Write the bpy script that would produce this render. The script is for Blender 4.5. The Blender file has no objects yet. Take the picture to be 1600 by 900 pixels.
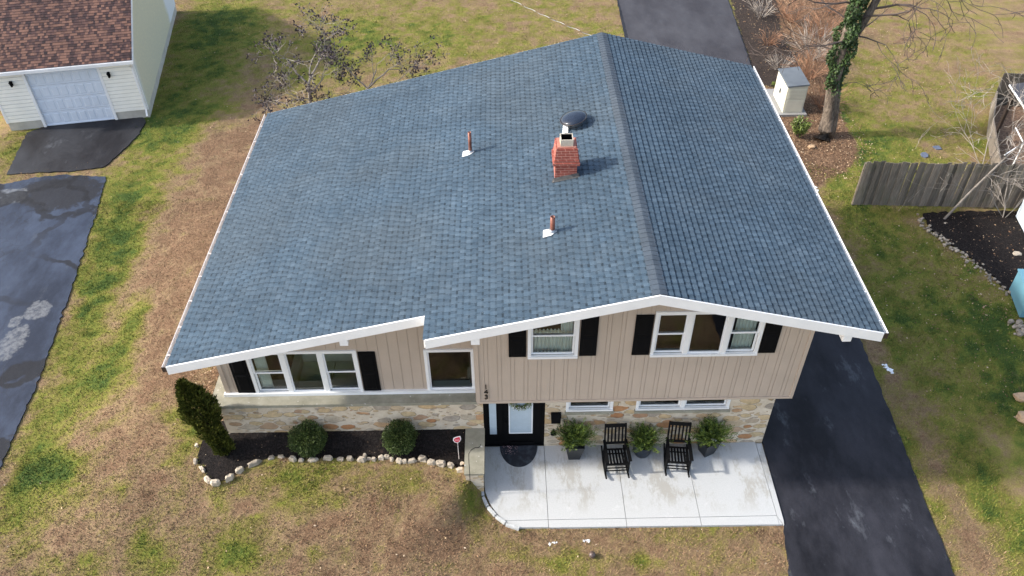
import bpy, math, random
import numpy as np
from mathutils import Vector, Matrix
random.seed(7); RNG = np.random.default_rng(7)
PI = math.pi
scene = bpy.context.scene
C = scene.collection
# ---------------------------------------------------------------- camera
F, YAW, PIT, ROLL = 1280.56, -0.0102, 0.7330, -0.0092
cam_d = bpy.data.cameras.new("camera"); cam = bpy.data.objects.new("camera", cam_d); C.objects.link(cam)
cam_d.sensor_width = 36; cam_d.lens = F/1600*36; cam_d.clip_end = 1000; cam_d.clip_start = 0.1
fwd = Vector((-math.sin(YAW)*math.cos(PIT), math.cos(YAW)*math.cos(PIT), -math.sin(PIT)))
rt = Vector((math.cos(YAW), math.sin(YAW), 0)); up = rt.cross(fwd)
r2 = math.cos(ROLL)*rt + math.sin(ROLL)*up; u2 = -math.sin(ROLL)*rt + math.cos(ROLL)*up
m = Matrix((r2, u2, -fwd)).transposed().to_4x4(); m.translation = Vector((0.747, -12.993, 17.785))
cam.matrix_world = m
scene.camera = cam
# ---------------------------------------------------------------- light
SUN_EL = 33.0
w = bpy.data.worlds.new("World"); scene.world = w; w.use_nodes = True
nt = w.node_tree; nt.nodes.clear()
sky = nt.nodes.new('ShaderNodeTexSky'); sky.sky_type = 'NISHITA'; sky.sun_disc = False
sky.sun_elevation = math.radians(SUN_EL); sky.sun_rotation = math.radians(270)
sky.air_density = 1.0; sky.dust_density = 2.5
bg = nt.nodes.new('ShaderNodeBackground'); bg.inputs[1].default_value = 0.15
wo = nt.nodes.new('ShaderNodeOutputWorld')
hs = nt.nodes.new('ShaderNodeHueSaturation'); hs.inputs['Saturation'].default_value = .8; nt.links.new(sky.outputs[0], hs.inputs['Color']); nt.links.new(hs.outputs[0], bg.inputs[0]); nt.links.new(bg.outputs[0], wo.inputs[0])
sun_d = bpy.data.lights.new("sun", 'SUN'); sun_d.energy = 2.15; sun_d.angle = math.radians(2.5); sun_d.color = (1, 0.95, 0.87)
sun = bpy.data.objects.new("sun", sun_d); C.objects.link(sun)
az = math.radians(-2.0)   # a hair from in front of the front wall
sdir = Vector((math.cos(math.radians(SUN_EL))*math.cos(az), -math.cos(math.radians(SUN_EL))*math.sin(az), -math.sin(math.radians(SUN_EL))))
sun.rotation_euler = sdir.to_track_quat('-Z', 'Y').to_euler()
sun.location = (-30, 0, 25)
vs = scene.view_settings; vs.view_transform = 'Standard'; vs.look = 'None'; vs.gamma = 1; vs.exposure = 1.36
vs.use_curve_mapping = False

# ---------------------------------------------------------------- helpers
ORG = {}
def prop(o, label=None, cat=None, group=None, kind=None):
    if label: o['label'] = label
    if cat: o['category'] = cat
    if group: o['group'] = group
    if kind: o['kind'] = kind
    return o
def thing(name, loc, label, cat, group=None, rz=0):
    o = bpy.data.objects.new(name, None); C.objects.link(o)
    o.empty_display_size = .2; o.location = loc; o.rotation_euler = (0, 0, rz)
    ORG[o.name] = (Vector((0, 0, 0)) if rz else Vector(loc))
    return prop(o, label, cat, group)
class MB:
    def __init__(s): s.v = []; s.f = []; s.t = []; s.tone = 1.0
    def add(s, vs_, fs, tone=None):
        n = len(s.v); s.v += [tuple(p) for p in vs_]
        for f in fs: s.f.append(tuple(i+n for i in f)); s.t.append(s.tone if tone is None else tone)
    def quad(s, a, b, c, d, tone=None): s.add([a, b, c, d], [(0, 1, 2, 3)], tone)
    def tri(s, a, b, c, tone=None): s.add([a, b, c], [(0, 1, 2)], tone)
    def box(s, x0, x1, y0, y1, z0, z1, tone=None, M=None):
        p = [(x0,y0,z0),(x1,y0,z0),(x1,y1,z0),(x0,y1,z0),(x0,y0,z1),(x1,y0,z1),(x1,y1,z1),(x0,y1,z1)]
        if M is not None: p = [tuple(M @ Vector(q)) for q in p]
        s.add(p, [(3,2,1,0),(4,5,6,7),(0,1,5,4),(1,2,6,5),(2,3,7,6),(3,0,4,7)], tone)
    def hexa(s, bot, top, tone=None):      # two quads of points
        n = len(bot); p = list(bot)+list(top)
        fs = [tuple(range(n-1, -1, -1)), tuple(range(n, 2*n))]+[(i, (i+1) % n, n+(i+1) % n, n+i) for i in range(n)]
        s.add(p, fs, tone)
    def prism(s, poly, z0, z1, tone=None):
        s.hexa([(x, y, z0) for x, y in poly], [(x, y, z1) for x, y in poly], tone)
    def bar(s, a, b, w_, h_, tone=None, upv=(0, 0, 1)):
        a = Vector(a); b = Vector(b); d = (b-a).normalized(); u = Vector(upv)
        if abs(d.dot(u)) > .98: u = Vector((0, 1, 0))
        x = d.cross(u).normalized(); y = x.cross(d)
        q = [x*w_/2*i+y*h_/2*j for i, j in ((-1,-1),(1,-1),(1,1),(-1,1))]
        s.hexa([a+k for k in q], [b+k for k in q], tone)
    def tube(s, pts, rad, n=6, tone=None, cap=True):
        pts = [Vector(p) for p in pts]
        if not hasattr(rad, '__len__'): rad = [rad]*len(pts)
        base = len(s.v); vv = []
        for i, p in enumerate(pts):
            d = (pts[min(i+1, len(pts)-1)]-pts[max(i-1, 0)])
            d = d.normalized() if d.length > 1e-9 else Vector((0, 0, 1))
            u = Vector((0, 0, 1)) if abs(d.z) < .9 else Vector((1, 0, 0))
            x = d.cross(u).normalized(); y = x.cross(d)
            for k in range(n):
                a = 2*PI*k/n; vv.append(p+(x*math.cos(a)+y*math.sin(a))*rad[i])
        fs = []
        for i in range(len(pts)-1):
            for k in range(n):
                fs.append((i*n+k, i*n+(k+1) % n, (i+1)*n+(k+1) % n, (i+1)*n+k))
        if cap: fs.append(tuple(range(n-1, -1, -1))); fs.append(tuple((len(pts)-1)*n+k for k in range(n)))
        s.add(vv, fs, tone)
    def lathe(s, prof, c=(0, 0, 0), n=24, M=None, tone=None):   # prof: [(r,z)]
        vv = []; fs = []
        for r, z in prof:
            for k in range(n):
                a = 2*PI*k/n; p = Vector((r*math.cos(a), r*math.sin(a), z))
                if M is not None: p = M @ p
                vv.append(p+Vector(c))
        for i in range(len(prof)-1):
            for k in range(n): fs.append((i*n+k, i*n+(k+1) % n, (i+1)*n+(k+1) % n, (i+1)*n+k))
        fs.append(tuple(range(n-1, -1, -1))); fs.append(tuple((len(prof)-1)*n+k for k in range(n)))
        s.add(vv, fs, tone)
    def leaf(s, p, d, L, W, tone=None, roll=None):
        p = Vector(p); d = Vector(d).normalized()
        r = Vector((random.gauss(0, 1), random.gauss(0, 1), random.gauss(0, 1)))
        x = d.cross(r); x = x.normalized() if x.length > 1e-6 else Vector((1, 0, 0))
        s.add([p, p+d*L*.5+x*W*.5, p+d*L, p+d*L*.5-x*W*.5], [(0, 1, 2, 3)], tone)
    def rock(s, c, sx, sy, sz, tone=None, rz=0):
        n = random.choice((5, 6, 7)); vv = []; fs = []; j = lambda: random.uniform(.72, 1.18)
        for zi, rr in ((-.5, .8), (0, 1.), (.38, .9), (.5, .6)):
            for k in range(n):
                a = 2*PI*k/n+rz; ca, sa = math.cos(2*PI*k/n), math.sin(2*PI*k/n)
                ca = math.copysign(abs(ca)**.7, ca); sa = math.copysign(abs(sa)**.7, sa)
                x = ca*sx/2*rr*j(); y = sa*sy/2*rr*j()
                vv.append((c[0]+x*math.cos(rz)-y*math.sin(rz), c[1]+x*math.sin(rz)+y*math.cos(rz), c[2]+(zi+.5)*sz*random.uniform(.93, 1.05)))
        for i in range(3):
            for k in range(n): fs.append((i*n+k, i*n+(k+1) % n, (i+1)*n+(k+1) % n, (i+1)*n+k))
        fs.append(tuple(range(n-1, -1, -1))); fs.append(tuple(3*n+k for k in range(n)))
        s.add(vv, fs, tone)
    def build(s, name, mat_, parent=None, smooth=False, local=False):
        me = bpy.data.meshes.new(name)
        o0 = Vector((0, 0, 0)) if (parent is None or local) else ORG[parent.name]
        me.from_pydata([(p[0]-o0.x, p[1]-o0.y, p[2]-o0.z) for p in s.v], [], s.f)
        a = me.attributes.new('tone', 'FLOAT', 'FACE'); a.data.foreach_set('value', np.array(s.t, dtype=np.float32))
        if smooth: me.polygons.foreach_set('use_smooth', [True]*len(me.polygons))
        me.materials.append(mat_); me.update()
        o = bpy.data.objects.new(name, me); C.objects.link(o)
        ORG[o.name] = Vector((0, 0, 0)) if local else o0.copy()
        if parent: o.parent = parent
        return o
def np_mesh(name, V, Fq, mat_, attrs=None, smooth=False, dom='POINT', fattr=None):
    me = bpy.data.meshes.new(name); k = Fq.shape[1]
    me.vertices.add(len(V)); me.vertices.foreach_set('co', V.astype(np.float32).ravel())
    me.loops.add(Fq.size); me.loops.foreach_set('vertex_index', Fq.astype(np.int32).ravel())
    me.polygons.add(len(Fq)); me.polygons.foreach_set('loop_start', np.arange(0, Fq.size, k, dtype=np.int32))
    me.update(calc_edges=True)
    for d, n_ in ((attrs or {}, 'POINT'), (fattr or {}, 'FACE')):
        for a, val in d.items():
            at = me.attributes.new(a, 'FLOAT', n_); at.data.foreach_set('value', val.astype(np.float32))
    if smooth: me.polygons.foreach_set('use_smooth', np.ones(len(Fq), dtype=bool))
    me.materials.append(mat_); me.validate()
    o = bpy.data.objects.new(name, me); C.objects.link(o); return o
def origin_to(o, loc):     # put a mesh thing's origin at its base
    loc = Vector(loc); o.data.transform(Matrix.Translation(-loc)); o.location = loc; return o

# ---------------------------------------------------------------- materials
class NM:
    def __init__(s, name):
        s.m = bpy.data.materials.new(name); s.m.use_nodes = True; s.nt = s.m.node_tree; s.nt.nodes.clear()
        s.out = s.nt.nodes.new('ShaderNodeOutputMaterial'); s.b = s.nt.nodes.new('ShaderNodeBsdfPrincipled')
        s.nt.links.new(s.b.outputs[0], s.out.inputs[0]); s.tc = s.nt.nodes.new('ShaderNodeTexCoord').outputs['Object']
    def L(s, a, b):
        if hasattr(a, 'links') or isinstance(a, bpy.types.NodeSocket): s.nt.links.new(a, b)
        elif a is not None:
            if isinstance(a, (tuple, list)) and len(a) == 3 and b.type == 'RGBA': a = (*a, 1)
            b.default_value = a
    def node(s, t, **k):
        n = s.nt.nodes.new(t)
        for kk, v_ in k.items(): setattr(n, kk, v_)
        return n
    def map(s, scale=(1, 1, 1), rot=(0, 0, 0), loc=(0, 0, 0), v=None):
        n = s.node('ShaderNodeMapping'); s.L(v or s.tc, n.inputs[0]); n.inputs['Scale'].default_value = scale
        n.inputs['Rotation'].default_value = rot; n.inputs['Location'].default_value = loc; return n.outputs[0]
    def noise(s, sc, det=3, v=None, rough=.55, dist=0, col=False):
        n = s.node('ShaderNodeTexNoise'); s.L(v or s.tc, n.inputs['Vector']); n.inputs['Scale'].default_value = sc
        n.inputs['Detail'].default_value = det; n.inputs['Roughness'].default_value = rough; n.inputs['Distortion'].default_value = dist
        return n.outputs['Color' if col else 'Fac']
    def vor(s, sc, v=None, feat='F1', out='Distance', rand=1):
        n = s.node('ShaderNodeTexVoronoi', feature=feat); s.L(v or s.tc, n.inputs['Vector']); n.inputs['Scale'].default_value = sc
        n.inputs['Randomness'].default_value = rand; return n.outputs[out]
    def math(s, op, a, b=None, c=None, clamp=False):
        n = s.node('ShaderNodeMath', operation=op, use_clamp=clamp); s.L(a, n.inputs[0])
        if b is not None: s.L(b, n.inputs[1])
        if c is not None: s.L(c, n.inputs[2])
        return n.outputs[0]
    def rng(s, v, a, b, c=0., d=1.):
        n = s.node('ShaderNodeMapRange'); s.L(v, n.inputs[0]); n.inputs[1].default_value = a; n.inputs[2].default_value = b
        n.inputs[3].default_value = c; n.inputs[4].default_value = d; return n.outputs[0]
    def mix(s, f, a, b, mode='MIX'):
        n = s.node('ShaderNodeMix', data_type='RGBA', blend_type=mode); s.L(f, n.inputs[0]); s.L(a, n.inputs[6]); s.L(b, n.inputs[7]); return n.outputs[2]
    def ramp(s, f, stops, interp='LINEAR'):
        n = s.node('ShaderNodeValToRGB'); s.L(f, n.inputs[0]); cr = n.color_ramp; cr.interpolation = interp
        while len(cr.elements) < len(stops): cr.elements.new(.5)
        for e, (p, c) in zip(cr.elements, stops): e.position = p; e.color = (*c, 1)
        return n.outputs[0]
    def attr(s, name): return s.node('ShaderNodeAttribute', attribute_name=name).outputs['Fac']
    def scale(s, col, f):   # colour times scalar
        n = s.node('ShaderNodeVectorMath', operation='SCALE'); s.L(col, n.inputs[0]); s.L(f, n.inputs['Scale']); return n.outputs[0]
    def bump(s, h, st=.3, dist=.01, prev=None):
        n = s.node('ShaderNodeBump'); n.inputs['Strength'].default_value = st; n.inputs['Distance'].default_value = dist
        s.L(h, n.inputs['Height'])
        if prev is not None: s.L(prev, n.inputs['Normal'])
        return n.outputs[0]
    def fin(s, col, rough=.7, metal=0, normal=None, spec=None, **k):
        s.L(col, s.b.inputs['Base Color']); s.L(rough, s.b.inputs['Roughness']); s.L(metal, s.b.inputs['Metallic'])
        if normal is not None: s.L(normal, s.b.inputs['Normal'])
        if spec is not None: s.L(spec, s.b.inputs['Specular IOR Level'])
        for kk, v_ in k.items(): s.L(v_, s.b.inputs[kk.replace('_', ' ')])
        return s.m
def simple(name, col, rough=.6, var=.12, sc=3., metal=0, fine=60., bumpst=.1, tone=False, spec=None):
    n = NM(name); a = n.noise(sc, 4); b = n.noise(fine, 2)
    f = n.math('ADD', n.rng(a, .3, .7, 1-var, 1+var), n.rng(b, .3, .7, -var*.5, var*.5))
    if tone: f = n.math('MULTIPLY', f, n.attr('tone'))
    return n.fin(n.scale(n.mix(0, col, col), f), n.rng(a, .3, .7, rough-.06, rough+.06), metal, n.bump(b, bumpst, .004), spec)

M_white = simple('white_paint', (.8, .8, .79), .4, .05, 2, tone=True)
M_vinyl = simple('vinyl_white', (.78, .79, .8), .35, .04, 2, tone=True)
M_black = simple('black_paint', (.005, .005, .0055), .75, .2, 5, spec=.06)
M_blackwood = simple('black_wood', (.005, .005, .0055), .6, .25, 8, bumpst=.3, spec=.12)
M_pot = simple('black_planter', (.011, .014, .018), .45, .25, 6)
M_potround = simple('slate_planter', (.02, .028, .04), .45, .25, 6)
M_copper = simple('copper_pipe', (.2, .075, .05), .5, .3, 9, metal=.3)
M_metal = simple('grey_metal', (.35, .36, .37), .35, .1, 4, metal=.8)
M_lead = simple('white_flashing', (.7, .7, .69), .5, .2, 4)
M_dome = simple('dark_dome', (.012, .018, .032), .14, .15, 4)
M_brown = simple('brown_metal', (.03, .02, .018), .4, .2, 4)
M_gutter = simple('gutter_pale', (.62, .56, .52), .45, .1, 3)
M_bark = NM('bark'); a = M_bark.noise(7, 6, M_bark.map((1, 1, .3)), .8, 1.5); M_bark = M_bark.fin(M_bark.ramp(a, [(.36, (.03, .022, .016)), (.52, (.13, .1, .075)), (.68, (.27, .22, .17))]), .9, normal=M_bark.bump(a, .8, .04))
M_twig = simple('twig_bark', (.27, .235, .2), .85, .3, 4, tone=True)
M_darktwig = simple('dark_branch', (.07, .052, .045), .85, .3, 4, tone=True)
M_deadleaf = simple('withered_leaf', (.032, .022, .026), .7, .3, 5, tone=True)
M_concrete = simple('concrete', (.24, .235, .225), .85, .12, 2.5, fine=90)
M_found = simple('foundation', (.42, .4, .35), .9, .15, 2.5)
M_bluestone = NM('ledge_stone'); n = M_bluestone; a = n.noise(3, 5, rough=.7); b = n.noise(22, 3); sp = n.rng(n.noise(9, 2), .68, .72)
M_bluestone = n.fin(n.mix(sp, n.ramp(a, [(.3, (.2, .19, .14)), (.6, (.29, .275, .215)), (.8, (.35, .34, .28))]), (.5, .49, .45)), .85, normal=n.bump(b, .3, .01))

def green_mat(name, c0, c1, rough=.55):
    n = NM(name); t = n.attr('tone')
    col = n.ramp(t, [(0, c0), (1, c1)])
    m_ = n.fin(col, rough, spec=.25, Subsurface_Weight=0.0)
    return m_
M_box = green_mat('boxwood_leaf', (.022, .038, .01), (.1, .14, .035))
M_arb = green_mat('arborvitae_leaf', (.03, .042, .009), (.2, .21, .035))
M_spruce = green_mat('evergreen_spray', (.022, .045, .012), (.26, .35, .06))
M_ivy = green_mat('ivy_leaf', (.012, .025, .009), (.085, .135, .04), .5)
M_laurel = green_mat('laurel_leaf', (.03, .05, .012), (.2, .26, .06), .4)
M_litter = NM('leaf_litter'); n = M_litter
M_litter = n.fin(n.ramp(n.attr('tone'), [(0, (.1, .05, .025)), (.4, (.26, .15, .08)), (.75, (.42, .3, .18)), (1, (.48, .38, .27))]), .8)
M_drygrass = NM('dry_grass'); n = M_drygrass
M_drygrass = n.fin(n.ramp(n.attr('tone'), [(0, (.12, .065, .03)), (.5, (.3, .18, .09)), (1, (.45, .32, .18))]), .8)

# lawn
def lawn_ramp(n, g):
    return n.ramp(g, [(0.0, (.195, .12, .072)), (.22, (.25, .172, .1)), (.42, (.215, .17, .066)), (.62, (.18, .175, .038)), (.82, (.115, .14, .026)), (1, (.05, .085, .02))])
n = NM('lawn'); g = n.attr('green'); f1 = n.noise(2.2, 6, rough=.75); f2 = n.noise(9, 5, rough=.85); f3 = n.noise(26, 4, n.map((1, 1, 1)), .85)
gg = n.math('ADD', g, n.math('ADD', n.rng(f1, .3, .7, -.16, .16), n.rng(f2, .25, .75, -.2, .2)), clamp=True)
gcol = lawn_ramp(n, gg)
tn = n.math('MULTIPLY', n.rng(f3, .3, .7, .6, 1.4), n.math('MULTIPLY', n.rng(f2, .3, .7, .82, 1.18), n.rng(n.noise(1.3, 6, rough=.75), .32, .68, .78, 1.2)))
bare = n.math('MULTIPLY', n.rng(n.noise(5, 5, rough=.7), .6, .7), n.rng(n.noise(.6, 3), .5, .62))
sa = n.noise(11, 6, rough=.8); svc = n.vor(15, out='Color'); ed = n.math('MULTIPLY', n.math('SUBTRACT', n.noise(3.5, 5, rough=.75), .5), 1.1)
sm = n.rng(n.math('ADD', n.attr('soil'), ed), .42, .62); mm = n.rng(n.math('ADD', n.attr('mulch'), ed), .42, .6)
scol = n.scale(n.ramp(sa, [(.25, (.05, .03, .02)), (.5, (.15, .09, .055)), (.75, (.3, .2, .12))]), n.rng(n.math('MULTIPLY', svc, 1), 0, 1, .55, 1.45))
mcol = n.ramp(n.noise(18, 6, rough=.8), [(.3, (.02, .016, .014)), (.55, (.05, .038, .032)), (.78, (.15, .11, .085))])
lawnc = n.mix(mm, n.mix(sm, n.mix(n.math('MULTIPLY', bare, .6), gcol, (.2, .12, .07)), scol), mcol)
M_lawn = n.fin(n.scale(lawnc, tn), .95, normal=n.bump(f3, .7, .05, n.bump(f2, .4, .08)), spec=.1)
n = NM('grass_blade'); g = n.attr('green'); t = n.attr('tone')
M_blade = n.fin(n.scale(lawn_ramp(n, g), n.rng(t, 0, 1, .65, 1.4)), .8, spec=.15)
# mulch
n = NM('mulch'); a = n.noise(18, 6, rough=.8); b = n.vor(26); c_ = n.rng(n.noise(7, 3), .6, .75)
M_mulch = n.fin(n.scale(n.mix(n.math('MULTIPLY', c_, .5), n.ramp(a, [(.35, (.006, .005, .005)), (.58, (.018, .015, .014)), (.78, (.07, .055, .048))]), (.06, .04, .03)), n.rng(b, 0, .6, .6, 1.5)), .95, normal=n.bump(a, .9, .05), spec=.1)
n = NM('litter_soil'); a = n.noise(11, 6, rough=.8); b = n.vor(16, out='Color'); bb = n.math('MULTIPLY', b, 1)
M_soil = n.fin(n.scale(n.ramp(a, [(.25, (.05, .03, .02)), (.5, (.17, .1, .06)), (.75, (.34, .23, .14))]), n.rng(bb, 0, 1, .6, 1.4)), .95, normal=n.bump(a, .9, .05))
# asphalt
def asphalt(name, c0, c1, scuff, seams=False, patch=False):
    n = NM(name); a = n.noise(.55, 5, n.map((1, .45, 1), (0, 0, .25)), .65); b = n.noise(70, 3, rough=.8); c_ = n.noise(3, 7, n.map((1, .5, 1)), .8)
    col = n.mix(n.rng(n.math('ADD', a, n.math('MULTIPLY', n.math('SUBTRACT', c_, .5), .45)), .38, .68), c0, c1)
    col = n.mix(n.math('MULTIPLY', n.rng(n.noise(1.1, 6, n.map((1.3, .6, 1), (0, 0, .6)), .75), .58, .78), scuff), col, (.13, .14, .155))
    if patch:
        sp_ = n.node('ShaderNodeSeparateXYZ'); n.L(n.tc, sp_.inputs[0]); wob = n.math('MULTIPLY', n.math('SUBTRACT', n.noise(2.2, 6, rough=.75), .5), 3.4)
        def ell(cx_, cy_, rx_, ry_):
            dx_ = n.math('DIVIDE', n.math('SUBTRACT', sp_.outputs[0], cx_), rx_); dy_ = n.math('DIVIDE', n.math('SUBTRACT', sp_.outputs[1], cy_), ry_)
            r_ = n.math('ADD', n.math('MULTIPLY', dx_, dx_), n.math('MULTIPLY', dy_, dy_)); return n.rng(n.math('ADD', r_, wob), .75, 1.1, 1, 0)
        dk = n.math('MULTIPLY', ell(-15.9, 12.6, 1.6, 1.1), .9); col = n.mix(dk, col, (.014, .014, .017))
        p = None
        for q in ((-14.1, 6.1, .38, .45), (-14.3, 4.7, .4, .75), (-14.1, 1.6, .25, 1.2), (-14.6, 5.6, .2, .3), (-17.8, 12.4, .8, .5)):
            e_q = ell(*q); p = e_q if p is None else n.math('MAXIMUM', p, e_q)
        p = n.math('MULTIPLY', p, n.rng(n.noise(7, 5, rough=.75), .35, .6, .1, .75))
        col = n.mix(p, col, (.17, .175, .18))
    if seams:
        wv = n.node('ShaderNodeVectorMath', operation='ADD'); n.L(n.tc, wv.inputs[0])
        nv = n.node('ShaderNodeVectorMath', operation='SCALE'); n.L(n.noise(.9, 3, col=True), nv.inputs[0]); nv.inputs['Scale'].default_value = 1.4
        n.L(nv.outputs[0], wv.inputs[1])
        e = n.vor(.33, wv.outputs[0], 'DISTANCE_TO_EDGE')
        k = n.math('MULTIPLY', n.rng(e, .025, .05, .85, 0), n.rng(n.noise(.35, 2), .36, .48))
        col = n.mix(k, col, (.007, .007, .009))
        e2 = n.vor(1.5, wv.outputs[0], 'DISTANCE_TO_EDGE')
        k2 = n.math('MULTIPLY', n.rng(e2, .006, .02, .6, 0), n.rng(n.noise(.5, 3), .5, .62))
        col = n.mix(k2, col, (.015, .015, .018))
    sp = n.rng(n.vor(45), .0, .16, 1, 0)
    col = n.mix(n.math('MULTIPLY', sp, .12), col, (.25, .25, .25))
    return n.fin(n.scale(col, n.rng(b, .25, .75, .75, 1.3)), n.rng(c_, .3, .7, .5, .75), normal=n.bump(b, .5, .008), spec=.22)
M_drive = asphalt('asphalt', (.007, .007, .0095), (.032, .032, .04), .7)
M_drive_l = asphalt('old_asphalt', (.012, .018, .034), (.046, .062, .098), .3, True, True)
M_apron = asphalt('dark_asphalt', (.011, .01, .012), (.032, .033, .038), .75)
M_walk = asphalt('worn_asphalt', (.033, .03, .034), (.062, .06, .066), .25)
# patio concrete
n = NM('patio_concrete'); a = n.noise(.9, 5, n.map((1.5, .8, 1), loc=(2.3, 1, 0)), .6); b = n.noise(30, 4, rough=.8); d = n.noise(5, 6, n.map((2.6, .8, 1)), .85)
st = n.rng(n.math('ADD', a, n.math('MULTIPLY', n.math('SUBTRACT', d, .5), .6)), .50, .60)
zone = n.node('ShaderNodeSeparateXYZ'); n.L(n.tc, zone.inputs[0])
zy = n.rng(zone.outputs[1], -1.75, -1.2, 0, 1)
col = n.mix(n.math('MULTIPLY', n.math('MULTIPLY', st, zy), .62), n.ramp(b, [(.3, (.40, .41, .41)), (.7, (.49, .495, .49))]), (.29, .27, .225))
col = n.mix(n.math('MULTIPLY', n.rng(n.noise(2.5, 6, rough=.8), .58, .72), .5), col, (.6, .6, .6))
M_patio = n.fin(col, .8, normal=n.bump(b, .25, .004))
# roof shingles
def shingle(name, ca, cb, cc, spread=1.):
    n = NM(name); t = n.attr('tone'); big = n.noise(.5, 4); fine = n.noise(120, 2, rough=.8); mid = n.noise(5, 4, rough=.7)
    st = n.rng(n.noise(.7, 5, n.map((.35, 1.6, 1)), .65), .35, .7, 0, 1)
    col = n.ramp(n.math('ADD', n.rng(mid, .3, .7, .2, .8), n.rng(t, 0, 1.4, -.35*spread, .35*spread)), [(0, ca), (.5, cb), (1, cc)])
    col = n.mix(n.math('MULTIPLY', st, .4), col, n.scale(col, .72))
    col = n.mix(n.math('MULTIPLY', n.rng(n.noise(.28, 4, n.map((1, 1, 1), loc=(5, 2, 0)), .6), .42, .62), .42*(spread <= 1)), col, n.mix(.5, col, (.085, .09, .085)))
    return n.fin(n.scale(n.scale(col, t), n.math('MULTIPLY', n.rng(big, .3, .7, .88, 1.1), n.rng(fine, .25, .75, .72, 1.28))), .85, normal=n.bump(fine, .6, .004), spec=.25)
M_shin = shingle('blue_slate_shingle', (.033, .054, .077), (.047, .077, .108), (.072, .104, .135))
M_shinbr = shingle('brown_shingle', (.04, .028, .034), (.07, .038, .038), (.125, .066, .048), 2.0)
M_cap = shingle('ridge_shingle', (.042, .056, .073), (.056, .073, .094), (.075, .093, .113), .5)
# siding
M_siding = simple('tan_siding', (.46, .375, .3), .6, .06, 1.2, fine=40, tone=True)
n = NM('brick'); br = n.node('ShaderNodeTexBrick'); v = n.node('ShaderNodeSeparateXYZ'); n.L(n.tc, v.inputs[0])
cmb = n.node('ShaderNodeCombineXYZ'); n.L(n.math('ADD', v.outputs[0], v.outputs[1]), cmb.inputs[0]); n.L(v.outputs[2], cmb.inputs[1])
n.L(cmb.outputs[0], br.inputs['Vector']); br.inputs['Scale'].default_value = 1; br.inputs['Brick Width'].default_value = .2; br.inputs['Row Height'].default_value = .067
br.inputs['Mortar Size'].default_value = .005; br.inputs['Color1'].default_value = (.3, .075, .05, 1); br.inputs['Color2'].default_value = (.22, .05, .035, 1); br.inputs['Mortar'].default_value = (.5, .26, .2, 1)
a = n.noise(14, 4, rough=.7)
M_brick = n.fin(n.scale(br.outputs[0], n.rng(a, .3, .7, .7, 1.3)), .85, normal=n.bump(br.outputs['Fac'], -.5, .008, n.bump(a, .4, .01)))
# field stone wall
n = NM('fieldstone'); sx = n.node('ShaderNodeSeparateXYZ'); n.L(n.tc, sx.inputs[0])
cm = n.node('ShaderNodeCombineXYZ'); n.L(n.math('ADD', sx.outputs[0], n.math('MULTIPLY', sx.outputs[1], 1.0)), cm.inputs[0]); n.L(n.math('MULTIPLY', sx.outputs[2], 1.0), cm.inputs[1])
wv = n.node('ShaderNodeVectorMath', operation='ADD'); nv = n.node('ShaderNodeVectorMath', operation='SCALE'); n.L(n.noise(3.2, 3, cm.outputs[0], col=True), nv.inputs[0]); nv.inputs['Scale'].default_value = .16
n.L(n.map((1.0, 1.9, 1), v=cm.outputs[0]), wv.inputs[0]); n.L(nv.outputs[0], wv.inputs[1])
e = n.vor(2.3, wv.outputs[0], rand=.85); cc = n.vor(2.3, wv.outputs[0], out='Color', rand=.85)
sc_ = n.node('ShaderNodeSeparateColor'); n.L(cc, sc_.inputs[0])
e2 = n.math('ADD', e, n.math('MULTIPLY', n.math('SUBTRACT', n.noise(7, 4, rough=.7), .5), .14))
size = n.rng(sc_.outputs[1], 0, 1, .30, .66)
mask = n.rng(n.math('SUBTRACT', size, e2), -.015, .02)
edge_line = n.math('MULTIPLY', n.rng(n.math('ABSOLUTE', n.math('SUBTRACT', size, e2)), 0, .035, 1, 0), .6)
stone = n.ramp(sc_.outputs[0], [(0, (.48, .36, .2)), (.2, (.56, .42, .24)), (.34, (.44, .28, .13)), (.46, (.4, .17, .06)), (.58, (.54, .4, .24)), (.7, (.3, .26, .22)), (.8, (.56, .46, .32)), (.9, (.36, .2, .11)), (1, (.52, .4, .25))])
stone = n.scale(stone, n.rng(n.noise(8, 5, rough=.7), .3, .7, .72, 1.25))
es = n.vor(5.2, wv.outputs[0], rand=1); cs = n.node('ShaderNodeSeparateColor'); n.L(n.vor(5.2, wv.outputs[0], out='Color', rand=1), cs.inputs[0])
ms = n.math('MULTIPLY', n.rng(n.math('SUBTRACT', n.rng(cs.outputs[1], 0, 1, .1, .5), n.math('ADD', es, n.math('MULTIPLY', n.math('SUBTRACT', n.noise(11, 4, rough=.7), .5), .16))), -.02, .03), n.math('SUBTRACT', 1, mask))
small = n.scale(n.ramp(cs.outputs[0], [(0, (.5, .38, .22)), (.3, (.42, .27, .14)), (.45, (.5, .44, .36)), (.6, (.3, .25, .2)), (.8, (.54, .42, .26)), (1, (.36, .2, .12))]), n.rng(n.noise(8, 5, rough=.7), .3, .7, .8, 1.2))
mort = n.ramp(n.noise(4, 5, rough=.7), [(.3, (.52, .42, .3)), (.7, (.68, .6, .48))])
M_stone = n.fin(n.mix(edge_line, n.mix(n.math('MULTIPLY', ms, .8), n.mix(n.math('MULTIPLY', mask, .92), mort, stone), small), (.22, .17, .12)), .9, normal=n.bump(n.math('MAXIMUM', mask, ms), .8, .03, n.bump(n.noise(22, 5, rough=.7), .6, .015)))
M_edge = simple('edging_stone', (.36, .305, .235), .85, .3, 5, fine=30, bumpst=.6, tone=True)
M_rockbrown = simple('tan_rock', (.4, .27, .16), .85, .25, 5, bumpst=.5, tone=True)
M_block = simple('edging_block', (.36, .37, .37), .85, .25, 8, bumpst=.4, tone=True)
M_snow = simple('snow', (.88, .9, .93), .6, .05, 8)
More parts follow.
